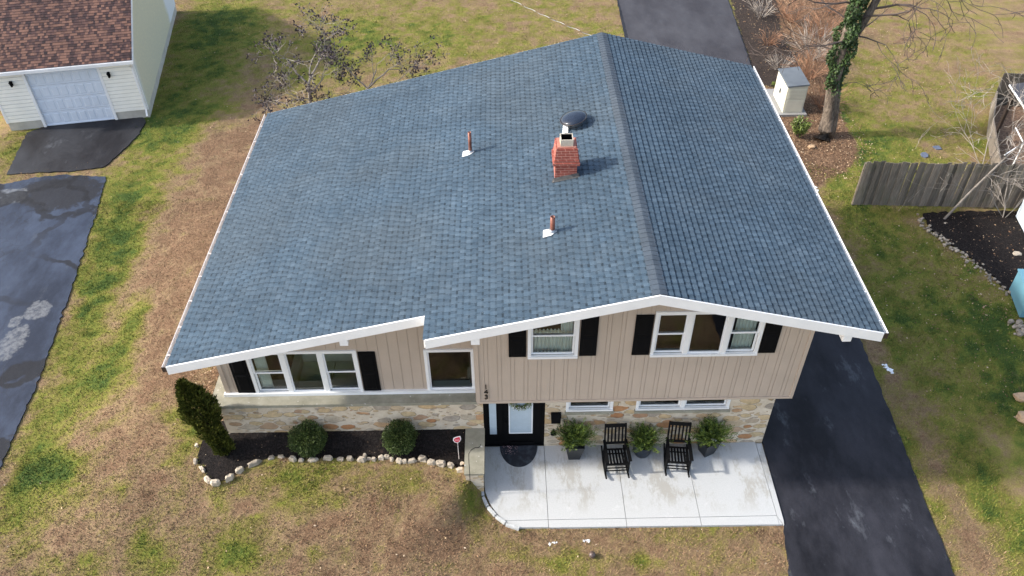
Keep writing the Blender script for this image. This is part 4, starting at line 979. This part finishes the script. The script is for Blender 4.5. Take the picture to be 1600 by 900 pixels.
laps(b, -GW, dx0-.1, .32, GE, 0); laps(b, dx1+.1, 0, .32, GE, 0); laps(b, dx0-.1, dx1+.1, dh+.1, GE, 0)
b.build('front_siding', M_shedside, gar, local=True)
b = MB()   # right gable wall, laps too
z = .32
while z < GE+GS*RG-.05:
    ze = z+.1
    ya = 0 if z < GE else (z-GE)/GS; yb = 0 if ze < GE else (ze-GE)/GS
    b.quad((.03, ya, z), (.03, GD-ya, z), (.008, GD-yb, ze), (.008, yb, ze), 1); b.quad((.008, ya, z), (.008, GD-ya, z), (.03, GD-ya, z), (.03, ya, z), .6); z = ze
b.build('side_siding', M_creamside, gar, local=True)
b = MB(); b.box(-GW-.01, -GW+.002, 0, GD, .3, GE); b.box(-GW, 0, GD-.01, GD, .3, GE); b.build('rear_siding', M_shedside, gar, local=True)
b = MB(); shg = MB()
# brown roof: courses along local x. build by mapping
def shingles2(b, x0, x1, y0, y1, zf, e=.13):
    n_ = int(abs(y1-y0)*1.1/e)
    dy = (y1-y0)/n_
    for i in range(n_):
        ya = y0+dy*i; yb = ya+dy; za = zf(ya)+.012; zb = zf(yb)
        b.quad((x0, ya, zf(ya)), (x1, ya, zf(ya)), (x1, ya, za), (x0, ya, za), .4)
        x = x0+random.uniform(-.3, 0)
        while x < x1:
            w_ = random.uniform(.07, .17); a_, c_ = max(x, x0), min(x+w_, x1)
            if c_ > a_: b.quad((a_, ya, za), (c_, ya, za), (c_, yb, zb), (a_, yb, zb), random.uniform(.45, 1.35))
            x += w_
shingles2(shg, -GW-.15, .1, -ov, RG, lambda y: GE+.12+GS*y)
shingles2(shg, -GW-.15, .1, GD+ov, RG, lambda y: GE+.12+GS*(GD-y))
shg.build('garage_roof', M_shinbr, gar, local=True)
b = MB()
for ya, yb, f in ((-ov, RG, 1), (GD+ov, RG, -1)):
    q = lambda y: GE+.11+GS*(y if f > 0 else GD-y)
    b.hexa([(-GW-.17, ya, q(ya)-.16), (.12, ya, q(ya)-.16), (.12, yb, q(yb)-.16), (-GW-.17, yb, q(yb)-.16)], [(-GW-.17, ya, q(ya)), (.12, ya, q(ya)), (.12, yb, q(yb)), (-GW-.17, yb, q(yb))])
b.build('roof_trim', M_white, gar, local=True)
b = MB(); zz_ = GE+.12-GS*ov; b.box(-GW-.18, .12, -ov-.11, -ov-.09, zz_-.12, zz_+.01); b.box(-GW-.18, .12, -ov-.09, -ov-.001, zz_-.12, zz_-.11); b.build('gutter', M_white, gar, local=True)
b = MB(); b.bar((.0, -ov-.05, GE-.1), (-.04, -.08, GE-.35), .06, .05); b.bar((-.04, -.075, GE-.35), (-.04, -.075, .35), .065, .05); b.bar((-.04, -.075, .35), (-.04, -.26, .12), .065, .05); b.build('downspout', M_white, gar, local=True)
b = MB(); b.box(dx0-.1, dx0, -.045, .05, -.02, dh+.1); b.box(dx1, dx1+.1, -.045, .05, -.02, dh+.1); b.box(dx0, dx1, -.045, .05, dh, dh+.1); b.box(-.07, .04, -.045, .06, .3, GE); b.box(-GW-.03, -GW+.06, -.045, .06, .3, GE)
b.build('door_trim', M_white, gar, local=True)
b = MB(); nseg = 4; h = dh/nseg
for k in range(nseg):
    b.box(dx0, dx1, .06, .08, k*h+.006, (k+1)*h-.006)
    for j in range(8):
        w_ = (dx1-dx0)/8; xa = dx0+j*w_+.05; xb = dx0+(j+1)*w_-.05; z0, z1 = k*h+.09, (k+1)*h-.09
        b.hexa([(xa, .0605, z0), (xb, .0605, z0), (xb, .0605, z1), (xa, .0605, z1)], [(xa+.02, .048, z0+.02), (xb-.02, .048, z0+.02), (xb-.02, .048, z1-.02), (xa+.02, .048, z1-.02)])
b.box(dx0, dx1, .03, .09, -.02, .02)
b.build('garage_door', simple('garage_door_paint', (.62, .68, .76), .45, .04, 2), gar, local=True)
for x in (-4.72, -1.0):
    b = MB(); b.box(x-.05, x+.05, -.06, -.03, 1.95, 2.15); b.lathe([(.04, -.12), (.055, 0), (.075, .05), (.02, .12)], (x, -.12, 2.05), 8); b.build('wall_lamp', M_black, gar, local=True)

# ---------------------------------------------------------------- bare trees
RMIN = .006
def grow(b, p, d, L, r, depth, tips, segs=4, droop=0., wob=.22, tone=1., split=(2, 3), spread=.7, n_=5):
    pts = [p]; rad = [r]; q = Vector(p); dd = Vector(d).normalized()
    for k in range(segs):
        dd = (dd+rdir()*wob+Vector((0, 0, -droop))).normalized(); q = q+dd*L/segs; pts.append(q.copy()); rad.append(max(RMIN, r*(1-.45*(k+1)/segs)))
    b.tube(pts, rad, n_ if r > .02 else 3, tone, cap=False)
    if depth == 0: tips.append((q, dd)); return
    for k in range(random.randint(*split)):
        nd = (dd+rdir()*spread).normalized(); i = random.randint(1, segs) if k else segs
        grow(b, pts[i], nd, L*random.uniform(.6, .85), rad[i]*.72, depth-1, tips, segs, droop, wob, tone, split, spread, n_)
def small_tree(loc, lab, trunk_pts, trunk_r, branches, leafn, seed, depth=4, tone=1.):
    random.seed(seed); t_ = thing('small_tree', loc, lab, 'tree', 'small withered trees behind the house')
    b = MB(); b.tube(trunk_pts, trunk_r, 7); b.build('trunk', M_twig, t_)
    b = MB(); tips = []
    for o_, d, L, r in branches: grow(b, Vector(o_), Vector(d), L, r, depth, tips, tone=tone, wob=.3, spread=.85)
    cr = b.build('branches', M_twig, t_)
    b = MB()
    for q, d in tips:
        if random.random() < .75:
            for k in range(leafn*3): b.leaf(q+rdir()*random.uniform(0, .22), d+rdir(), random.uniform(.08, .13), random.uniform(.045, .075), random.uniform(.5, 2.0))
    b.build('leaves', M_deadleaf, t_)
small_tree((-6.7, 15, 0), 'small bare tree with pale twigs and withered leaves behind the roof\'s left end',
    [(-6.7, 15, -.1), (-6.62, 15, 1.6), (-6.5, 15, 3.0)], [.09, .075, .055],
    [((-6.5, 15, 3.0), (-.7, .2, .75), 1.15, .04), ((-6.5, 15, 3.0), (.5, .2, .9), 1.3, .045), ((-6.55, 15, 2.6), (.8, -.1, .8), .95, .03), ((-6.6, 15, 2.1), (-.9, .1, .6), 1.0, .03), ((-6.6, 15, 1.7), (-.8, -.3, .5), .9, .025), ((-6.5, 15, 3.0), (.1, .6, .9), 1.0, .03), ((-6.55, 15, 2.4), (-.8, -.5, .4), .95, .025)], 3, 21)
small_tree((-4.3, 14.6, 0), 'low spreading withered tree with dark leaves just behind the roof edge',
    [(-4.3, 14.6, -.1), (-4.4, 14.7, 1.6), (-4.3, 14.8, 2.9)], [.1, .08, .06],
    [((-4.3, 14.8, 2.9), (.9, .1, .55), 1.1, .045), ((-4.3, 14.8, 2.9), (-.8, .1, .7), .9, .035), ((-4.3, 14.8, 2.9), (.4, .2, .9), 1.0, .03), ((-4.34, 14.75, 2.4), (1, -.3, .45), 1.2, .04), ((-4.37, 14.73, 2.0), (-.9, -.1, .8), .9, .03)], 4, 22, tone=.6)
random.seed(31)
# ivy tree
iv = thing('ivy_tree', (13.85, 15.75, 0), 'tall bare tree with an ivy covered trunk at the edge of the back lawn', 'tree')
b = MB()
tp = [(13.7, 15.6, -.1), (13.8, 15.75, .25), (13.78, 15.8, 1.0), (13.62, 15.8, 2.2), (13.6, 15.8, 3.2), (13.62, 15.85, 4.5), (13.75, 15.9, 6.0), (13.8, 16, 8.0)]
b.tube(tp, [.36, .29, .25, .235, .22, .21, .18, .12], 14)
b.tube([(14.05, 15.7, -.1), (14.02, 15.7, .5), (13.95, 15.75, 1.3), (13.85, 15.8, 2.4)], [.16, .16, .13, .06], 9)
b.tube([(13.62, 15.85, 3.6), (14.1, 15.9, 4.6), (14.5, 16.0, 5.8), (14.7, 16.1, 7.5)], [.18, .16, .13, .09], 9)
b.build('trunk', M_bark, iv, True)
b = MB()
for i in range(9500):
    z = random.uniform(1.9, 7.2); j = max(k for k in range(len(tp)) if tp[k][2] <= z); j = min(j, len(tp)-2); t = (z-tp[j][2])/(tp[j+1][2]-tp[j][2])
    c_ = Vector(tp[j]).lerp(Vector(tp[j+1]), t); a = random.uniform(0, 2*PI)
    if z < 2.6 and random.random() > (z-1.9)/.7+.15*math.cos(a): continue
    R_ = .25+.12*math.sin(z*2.3+a*2)+.1*math.sin(z*5-a*3)+random.uniform(-.08, .06)
    if math.sin(a*2+z*1.7) > .75 and random.random() < .6: continue
    p = c_+Vector((math.cos(a)*R_, math.sin(a)*R_, 0)); d = Vector((math.cos(a)*.5, math.sin(a)*.5, -.8))+rdir()*.5
    b.leaf(p, d, random.uniform(.07, .13), random.uniform(.06, .11), min(1, max(0, random.gauss(.42, .22))))
b.build('ivy', M_ivy, iv)
RMIN = .011
b = MB(); tips = []
for o_, d, L, r in [((13.9, 15.9, 4.9), (1, -.5, .4), 1.8, .045), ((13.6, 15.85, 4.0), (-.7, -.6, .5), 1.5, .035), ((14.6, 16.1, 6.3), (.9, .6, .1), 1.9, .05), ((14.3, 15.95, 5.2), (1.0, -.2, .15), 1.7, .05), ((14.5, 16, 5.8), (.9, .3, .5), 1.8, .05), ((13.7, 15.9, 4.2), (1, -.3, -.05), 1.4, .035), ((13.6, 15.85, 3.4), (-1, .2, .5), 1.4, .035),
    ((13.65, 15.9, 5.4), (-1, -.1, .6), 1.7, .045), ((13.62, 15.85, 4.8), (-.9, .5, .2), 1.4, .035), ((14.6, 16.1, 6.6), (1, .1, .1), 1.9, .05), ((14.6, 16.1, 6.8), (.9, -.6, .1), 1.8, .045), ((14, 15.9, 4.4), (.8, .7, .1), 1.4, .03), ((13.7, 15.8, 2.1), (1, -.1, .25), 1.1, .02), ((14.7, 16.1, 7.5), (.8, .3, .3), 1.8, .05), ((13.8, 16, 7.5), (-.6, .3, .8), 1.6, .05)]:
    grow(b, Vector(o_), Vector(d), L, r, 4, tips, droop=.04, wob=.28, spread=.75, split=(2, 2), n_=5)
b.build('branches', M_darktwig, iv)

RMIN = .006
# leaning light bare tree at the right fence
random.seed(41)
lt = thing('leaning_bare_tree', (16.4, 10.1, 0), 'pale leafless sapling leaning right across the wooden fence', 'tree')
b = MB(); b.tube([(16.4, 10.1, -.05), (17.1, 10.3, 1.1), (17.8, 10.4, 2.3), (18.3, 10.5, 3.0)], [.045, .038, .03, .018], 7, .7); b.build('trunk', M_twig, lt)
b = MB(); tips = []
for o_, d, L, r in [((17.8, 10.4, 2.3), (1, -.1, .2), 1.3, .02), ((17.4, 10.35, 1.7), (.9, .3, -.1), 1.2, .018), ((18.3, 10.5, 3.0), (.7, .5, .4), 1.2, .018), ((18.3, 10.5, 3), (.2, .5, .9), 1.3, .018), ((17.8, 10.4, 2.3), (-.1, .2, 1), 1.1, .014), ((18.1, 10.5, 2.7), (.9, -.4, -.3), 1.2, .015), ((17.6, 10.4, 2.0), (.7, -.2, .6), 1.3, .018)]:
    grow(b, Vector(o_), Vector(d), L, r, 4, tips, droop=.06, wob=.28, spread=.8, tone=1.1, split=(2, 3), n_=4)
b.build('branches', M_twig, lt)
# tangle of bare stems hanging over the right end of the fence
def tangle(loc, label, seed, starts):
    random.seed(seed); t_ = thing('bare_sapling', loc, label, 'tree', 'bare saplings tangled over the right fence'); b = MB(); tips = []
    for d, L, r in starts: grow(b, Vector(loc)+Vector((random.uniform(-.1, .1), random.uniform(-.1, .1), -.05)), Vector(d), L, r, 4, tips, droop=.02, wob=.22, spread=.7, tone=random.uniform(.7, 1.1), split=(2, 3), n_=4)
    b.build('branches', M_twig, t_)
tangle((18.6, 10.2, 0), 'multi stemmed bare sapling in the mulch, right of the leaning one', 91, [((-.3, .1, 1), 1.7, .025), ((.2, .3, 1), 1.8, .025), ((-.6, -.1, .9), 1.5, .02), ((.5, -.1, 1), 1.7, .02)])
tangle((19.2, 13.3, 0), 'bare sapling behind the fence beside the compost pen', 92, [((-.1, .1, 1), 1.9, .025), ((-.5, .3, 1), 1.6, .02), ((.3, -.3, 1), 1.6, .02)])
# bare shrub thicket
def bare_shrub(loc, h, rad, n_, label, seed, tone=1.2, mat_=None):
    random.seed(seed); t_ = thing('bare_shrub', loc, label, 'shrub', 'bare shrubs behind the storage shed')
    b = MB()
    for i in range(n_):
        a = random.uniform(0, 2*PI); q = random.random()**.6; o_ = Vector(loc)+Vector((math.cos(a)*.15, math.sin(a)*.15, -.03))
        d = Vector((math.cos(a)*q*rad/h*1.3, math.sin(a)*q*rad/h*1.3, 1)); tips = []
        grow(b, o_, d, h*random.uniform(.4, .7), .008, 1, tips, segs=3, droop=.05, wob=.2, tone=tone*random.uniform(.6, 1.5), split=(2, 4), spread=.55, n_=3)
    b.build('twigs', mat_ or M_twig, t_); return t_
M_redtwig = simple('brown_stem', (.24, .13, .075), .85, .25, 4, tone=True)
SH = [((14.55, 20.6, 0), 1.5, 1.0, 60, 'dense tan bare shrub directly behind the storage shed'), ((15.2, 22.5, 0), 1.7, 1.1, 60, 'tall brown twiggy shrub left of the ivy tree'),
      ((16.2, 24.8, 0), 1.6, 1.2, 60, 'brown bare shrub near the top edge, left of the ivy tree top'), ((14.4, 17.9, 0), 1.4, .7, 50, 'reddish brown shrub between the storage shed and the ivy trunk'),
      ((13.5, 21.6, 0), .7, .6, 45, 'low dry tuft in the mulch behind the storage shed'), ((13.6, 24.0, 0), .9, .6, 35, 'sparse bare shrub in the dark mulch strip by the back driveway'),
      ((17.6, 27.5, 0), 1.6, 1.2, 50, 'farthest brown shrub at the top edge of the thicket'), ((14.0, 27.2, 0), 1.0, .7, 35, 'small bare shrub at the far end of the mulch strip'), ((15.4, 26.6, 0), 1.5, 1.0, 50, 'greyish twiggy shrub in the middle of the far thicket')]
for i, (l, h, r, n_, lab) in enumerate(SH): bare_shrub(l, h, r, n_, lab, 50+i, mat_=M_redtwig if i % 3 != 1 else M_twig)
# leafy laurel next to shed
random.seed(61)
la = thing('leafy_shrub', (12.72, 15.7, 0), 'bright green leafy shrub between the storage shed and the roof edge', 'shrub'); b = MB()
st_ = MB()
for i in range(46):
    a = random.uniform(0, 2*PI); q = random.random()**.5*.4; e_ = Vector((12.72+math.cos(a)*q, 15.7+math.sin(a)*q, random.uniform(.5, .95)-q*.4)); st_.tube([(12.72+math.cos(a)*.05, 15.7+math.sin(a)*.05, -.02), e_], [.01, .005], 4)
    for k in range(34):
        t = random.uniform(.35, 1); p = Vector((12.72, 15.7, 0)).lerp(e_, t); d = rdir()+Vector((math.cos(a)*.5, math.sin(a)*.5, .3)); b.leaf(p, d, random.uniform(.1, .17), random.uniform(.025, .04), random.uniform(.1, 1))
b.build('foliage', M_laurel, la); st_.build('stem', M_darktwig, la)
for i, (x, y, r, lab) in enumerate([(13.6, 20.75, .22, 'small yellow green tuft behind the storage shed'), (12.95, 19.9, .2, 'low green plant at the back left corner of the storage shed')]):
    t_ = thing('small_plant', (x, y, 0), lab, 'plant'); b = MB()
    for k in range(260): d = rdir(); d.z = abs(d.z); b.leaf(Vector((x, y, 0))+d*r*random.random(), d, .12, .025, random.uniform(.1, .9))
    b.build('foliage', M_laurel, t_)
# storage shed
sh = thing('storage_shed', (12.95, 18.3, .03), 'cream plastic storage shed with dark lid on a concrete pad', 'shed')
x0, x1, y0, y1, H_ = 12.56, 13.38, 17.52, 19.05, 1.24
b = MB(); b.hexa([(x0, y0, .03), (x1, y0, .03), (x1, y1, .03), (x0, y1, .03)], [(x0, y0, H_-.04), (x1, y0, H_+.04), (x1, y1, H_+.04), (x0, y1, H_-.04)]); b.build('body', M_cream, sh)
b = MB(); b.hexa([(x0-.04, y0-.04, H_-.03), (x1+.04, y0-.04, H_+.05), (x1+.04, y1+.04, H_+.05), (x0-.04, y1+.04, H_-.03)], [(x0-.03, y0-.03, H_+.03), (x1+.03, y0-.03, H_+.11), (x1+.03, y1+.03, H_+.11), (x0-.03, y1+.03, H_+.03)]); b.build('lid', M_shedroof, sh)
for a, e in ((y0+.03, (y0+y1)/2-.01), ((y0+y1)/2+.01, y1-.03)):
    b = MB(); b.box(x0-.02, x0-.001, a, e, .08, H_-.09, 1.1); dd = b.build('shed_door', M_cream, sh)
    b = MB(); b.box(x0-.05, x0-.021, (e-.06 if a < 18 else a+.02), (e-.02 if a < 18 else a+.06), .55, .75); b.build('handle', M_shedroof, dd)
b = MB()
for z0_, z1_ in ((.1, .6), (.66, 1.13)):
    b.box(x0+.06, x1-.06, y0-.012, y0-.001, z0_, z1_, 1.08)
    if z0_ > .5:
        for k in range(6): b.box(x0+.1, x1-.1, y0-.02, y0-.013, z0_+.05+k*.065, z0_+.08+k*.065, .9)
b.build('side_panel', M_cream, sh)
# ---------------------------------------------------------------- right fence
random.seed(71)
fn = thing('wooden_fence', (16, 10.7, 0), 'weathered grey board fence in front of the mulch bed at the right', 'fence')
b = MB(); L0 = Vector((13.4, 11.0, 0)); L1 = Vector((20.6, 10.55, 0)); D = (L1-L0).normalized(); Nn = Vector((-D.y, D.x, 0)); L = (L1-L0).length; s_ = 0
while s_ < L:
    wd = random.uniform(.13, .15); h = 1.83+random.uniform(-.05, .05)+(.02 if s_ > 3 else 0); a = L0+D*s_; e = L0+D*(s_+wd+.006); off = Nn*((.012 if int(s_/.14) % 2 else -.008)+random.uniform(-.003, .003)); lean = D*random.uniform(-.03, .03)+Nn*random.uniform(-.008, .008)
    b.hexa([a+off, e+off, e+off+Nn*.018, a+off+Nn*.018], [p+Vector((0, 0, h))+lean for p in (a+off, e+off, e+off+Nn*.018, a+off+Nn*.018)], random.uniform(.55, 1.4)); s_ += wd
b.build('boards', M_fence, fn)
for k in range(4):
    b = MB(); p = L0+D*(.05+k*2.35)+Nn*.08; b.box(p.x-.045, p.x+.045, p.y-.045, p.y+.045, -.05, 1.75, .9); b.build('post', M_fence, fn)
for z in (.35, 1.45):
    b = MB(); b.bar(L0+Nn*.05+Vector((0, 0, z)), L1+Nn*.05+Vector((0, 0, z)), .04, .09, .8); b.build('rail', M_fence, fn)
# neighbour bits at the far right
pn = thing('compost_pen', (20.2, 15, 0), 'low weathered board pen holding brown leaves beside the far right fence', 'pen')
b = MB(); pl = [(19.3, 12.6), (20.4, 15.6), (21.6, 17.9)]
for p, q in zip(pl[:-1], pl[1:]): b.bar((p[0], p[1], .35), (q[0], q[1], .35), .05, .7, 1.1)
b.build('side_boards', M_fence, pn)
b = MB(); b.bar((21.6, 17.95, .7), (24, 17.6, .7), .05, 1.6, .5); b.build('back_boards', M_fence, pn)
sheet('litter_heap', [(19.4, 12.3), (20.45, 15.5), (21.6, 17.7), (23.5, 17.5), (22, 12), (21, 11)], -.1, .12, M_soil, .08)
nb = thing('neighbour_roof', (21.5, 14, 0), 'corner of a dark roof with white edge at the far right', 'roof')
b = MB(); b.hexa([(20.0, 14.95, 2.5), (19.75, 13.2, 2.5), (23, 12.6, 3.0), (23, 14.9, 3.0)], [(20.0, 14.95, 2.6), (19.75, 13.2, 2.6), (23, 12.6, 3.1), (23, 14.9, 3.1)]); b.build('roof_panel', M_darkroof, nb)
b = MB(); b.bar((19.97, 14.95, 2.57), (19.72, 13.2, 2.57), .035, .06); b.build('white_edge', M_white, nb)
b = MB(); b.bar((20.2, 14.8, 0), (20.2, 14.8, 2.5), .1, .1); b.bar((21.5, 13.2, 0), (21.5, 13.2, 2.6), .1, .1); b.build('post', M_brown, nb)
b = MB(); b.tube([(19.2, 12.5, 2.2), (19.0, 11.5, 2.2), (17.98, 10.75, 2.2)], .022, 6); b.tube([(19.0, 11.5, 2.2), (19.0, 11.5, 0)], .022, 6); o = b.build('white_pipe', M_white); origin_to(o, (19, 11.5, 0)); prop(o, 'bent white pipe frame above the fence at the far right edge', 'pipe')
ca = thing('white_cabinet', (19.6, 9.6, 0), 'pale blue white cabinet cut off by the right picture edge, above the mulch', 'cabinet')
b = MB(); b.hexa([(19.0, 10.2, -.02), (18.85, 9.2, -.02), (20.3, 9.0, -.02), (20.4, 10.2, -.02)], [(19.0, 10.2, 1.25), (18.85, 9.2, 1.25), (20.3, 9.0, 1.25), (20.4, 10.2, 1.25)]); b.build('body', simple('pale_cabinet', (.6, .68, .75), .5, .05, 2), ca)
b = MB(); b.hexa([(18.97, 10.23, 1.251), (18.81, 9.16, 1.251), (20.34, 8.96, 1.251), (20.44, 10.23, 1.251)], [(18.97, 10.23, 1.3), (18.81, 9.16, 1.3), (20.34, 8.96, 1.3), (20.44, 10.23, 1.3)]); b.build('cabinet_lid', M_vinyl, ca)
te = thing('teal_box', (17.3, 5.7, 0), 'teal storage box standing at the right end of the mulch bed', 'box')
b = MB(); b.hexa([(16.95, 6.33, -.03), (16.68, 5.06, -.03), (17.9, 4.9, -.03), (18.1, 6.2, -.03)], [(16.95, 6.35, .78), (16.68, 5.06, .74), (17.9, 4.9, .74), (18.1, 6.2, .78)]); b.build('body', M_teal, te)
b = MB(); b.hexa([(16.92, 6.38, .781), (16.64, 5.03, .741), (17.93, 4.86, .741), (18.13, 6.24, .781)], [(16.92, 6.38, .82), (16.64, 5.03, .78), (17.93, 4.86, .78), (18.13, 6.24, .82)]); b.build('box_lid', M_teal, te)
# single rocks
for x, y, s_, mt, lab in [(15.2, 1.83, .45, M_rockbrown, 'large tan rock at the right picture edge, farther from the viewer'), (14.95, 1.12, .5, M_rockbrown, 'large tan rock at the right picture edge, nearer the viewer'),
        (13.06, 14.94, .3, M_rockbrown, 'flat pinkish rock near the foot of the ivy tree'), (18.05, 8.1, .3, M_edge, 'white rock on the mulch above the teal box'), (16.35, 9.85, .2, M_edge, 'white rock on the mulch at the foot of the leaning sapling')]:
    b = MB(); b.rock((x, y, ground_z(x, y)-.04), s_*1.1, s_*.8, s_*.45, 1.1); o = b.build('rock', mt); origin_to(o, (x, y, ground_z(x, y))); prop(o, lab, 'rock')
for x, y, lab in [(17.33, 14.26, 'blue grey flagstone in the back lawn, leftmost large one near the fence'), (18.05, 14.75, 'blue grey flagstone in the back lawn, right of the other'), ]:
    b = MB(); b.prism([(x+.17*math.cos(a)*random.uniform(.6, 1.1), y+.2*math.sin(a)*random.uniform(.6, 1.1)) for a in np.arange(0, 6.2, .9)], -.08, -.02); o = b.build('flagstone', M_slate); origin_to(o, (x, y, -.06)); prop(o, lab, 'flagstone')
# small stones along the right bed
random.seed(81); E1 = [(15.72, 10.4), (15.62, 9.6), (16.2, 8.3), (16.5, 7.45), (16.78, 6.65), (16.85, 6.1)]; k = 0
b = MB()
for p, q in zip(E1[:-1], E1[1:]):
    d = math.hypot(q[0]-p[0], q[1]-p[1]); m_ = int(d/.045)
    for i in range(m_):
        t = i/m_; x = p[0]+(q[0]-p[0])*t+random.gauss(-.05, .09); y = p[1]+(q[1]-p[1])*t+random.gauss(0, .05); s_ = random.uniform(.06, .13)
        b.rock((x, y, -.07), s_, s_, s_*.7, random.uniform(.5, 1.05), random.random()*3)
for i in range(40):
    x = random.gauss(16.5, .12); y = random.uniform(4.3, 4.9); s_ = random.uniform(.08, .16); b.rock((x, y, -.07), s_, s_, s_*.7, random.uniform(.5, 1.05), random.random()*3)
prop(b.build('gravel_edge', M_edge), 'band of small pebbles along the mulch bed', 'gravel', kind='stuff')

# ---------------------------------------------------------------- grass blades and litter (uncountable)
def in_poly(x, y, P):
    c_ = np.zeros(len(x), bool); j = len(P)-1
    for i in range(len(P)):
        xi, yi = P[i]; xj, yj = P[j]
        c_ ^= ((yi > y) != (yj > y)) & (x < (xj-xi)*(y-yi)/(yj-yi+1e-12)+xi); j = i
    return c_
KEEP = [D_R, [(-12.6,-7),(-12.7,.15),(-12.95,3.18),(-13.5,7.09),(-14.6,13.5),(-26,13),(-26,-7)], [(-18.4,14),(-15,14.7),(-14.45,16.6),(-15,18),(-18.4,17.5),(-18.9,15.6)],
        [(-6.6,-0),(8,-2.03),(.9,-2.03),(.1,-1.2),(-.35,-1.0),(-.36,-.65),(-5,-.25),(-6.5,-1.0),(-7.3,-.1),(-7.2,.9),(-6.6,.9)], [(.1,.5),(.1,-1.),(.9,-2.03),(7.5,-2.03),(7.5,.5)], [(-6.55,.4),(7.6,.4),(7.6,10.1),(-6.55,10.1)],
        [(-.4,-1),(.15,-1),(.15,.5),(-.4,.5)], [(-7.25,.8),(-7.3,.1),(-6.6,-1),(-5.3,-.25),(-1.5,-.4),(-.4,-.65),(-.3,.5),(-6.5,.5)],
        [(15.75,10.5),(15.7,9.5),(16.3,8.2),(16.6,7.4),(16.9,6.3),(16.9,5.1),(19,3),(26,4),(26,10.5)], [(12,14.2),(13.9,13.2),(15.1,14.6),(15.4,19),(18.5,26),(19.8,33),(12,33)], [(-20,17.1),(-14.29,18.1),(-16.6,29),(-22,28)]]
def scatter(n_, boxes):
    out = []
    A_ = np.array([(b1-b0)*(d1-d0)*w_ for b0, b1, d0, d1, w_ in boxes]); A_ = A_/A_.sum()
    for (x0, x1, y0, y1, w_), a in zip(boxes, A_):
        k = int(n_*a); out.append(np.stack([RNG.uniform(x0, x1, k), RNG.uniform(y0, y1, k)], 1))
    return np.concatenate(out)
P_ = scatter(560000, [(-13.5, 13.5, -4.2, 0.6, 3.2), (-15, -6.4, .6, 12, 1.9), (11, 18, .6, 12, 1.9), (-19.5, 12, 11, 32, .9), (12, 24, 10.7, 32, .9), (-20, -17, 13, 18, 1)])
msk = np.ones(len(P_), bool)
for K in KEEP: msk &= ~in_poly(P_[:, 0], P_[:, 1], K)
P_ = P_[msk]
G_ = green_at(P_[:, 0], P_[:, 1]); dens = .35+.65*vnoise(P_[:, 0], P_[:, 1], 5)
P_ = P_[RNG.random(len(P_)) < dens+.2*G_[:]]; G_ = green_at(P_[:, 0], P_[:, 1]); n_ = len(P_)
Zg = hgt(P_[:, 0], P_[:, 1])-.015+(fbm(P_[:, 0], P_[:, 1], 1.2)-.5)*.05
ang = RNG.uniform(0, 2*np.pi, n_); hh = RNG.uniform(.02, .055, n_)*(1+.5*G_); ww = RNG.uniform(.006, .015, n_); ln = RNG.uniform(.02, .07, n_); la_ = ang+RNG.normal(1.57, .5, n_)
V_ = np.zeros((n_, 3, 3)); V_[:, 0] = np.stack([P_[:, 0]-np.cos(ang)*ww, P_[:, 1]-np.sin(ang)*ww, Zg], 1); V_[:, 1] = np.stack([P_[:, 0]+np.cos(ang)*ww, P_[:, 1]+np.sin(ang)*ww, Zg], 1)
V_[:, 2] = np.stack([P_[:, 0]+np.cos(la_)*ln, P_[:, 1]+np.sin(la_)*ln, Zg+hh], 1)
go = np_mesh('grass', V_.reshape(-1, 3), np.arange(n_*3).reshape(-1, 3), M_blade, fattr={'green': np.clip(G_+RNG.normal(0, .16, n_), 0, 1), 'tone': np.clip(RNG.random(n_)*.75+(fbm(P_[:, 0], P_[:, 1], 1.7)-.5)*1.3+.12, 0, 1)})
prop(go, 'short patchy winter grass covering the lawns', 'grass', kind='stuff')
# dead leaves
Lf = scatter(12000, [(12.5, 18, 1, 10.4, 1.6), (11.9, 15.5, 12.5, 20, 9), (-8.2, -6.6, .9, 4, 12), (-13, 12, -4, -.4, .6), (12, 24, 11, 30, .5), (-18, 6, 12, 30, .35), (13, 20, 19, 30, 2.4), (15.5, 19.5, 5, 10.4, 5), (-7.2, -.4, -.5, .4, 2)])
msk = np.ones(len(Lf), bool)
for K in KEEP[:3]+KEEP[4:7]+KEEP[10:]: msk &= ~in_poly(Lf[:, 0], Lf[:, 1], K)
Lf = Lf[msk]; b = MB()
inbed = in_poly(Lf[:, 0], Lf[:, 1], KEEP[7])
for (x, y), ib in zip(Lf, inbed):
    if ib and random.random() > .35: continue
    z = ground_z(x, y)+random.uniform(.025, .06) if not ib else .80*sst(-.4, .5, y)+.62*(1-sst(-.4, .5, y))+.02
    d = rdir(); d.z *= .25; s_ = random.uniform(.03, .075) if not ib else .03; b.leaf((x, y, float(z)), d, s_, s_*.6, random.random()**1.2)
prop(b.build('fallen_leaves', M_litter), 'scattered dead leaves on the lawn edges and beds', 'leaves', kind='stuff')
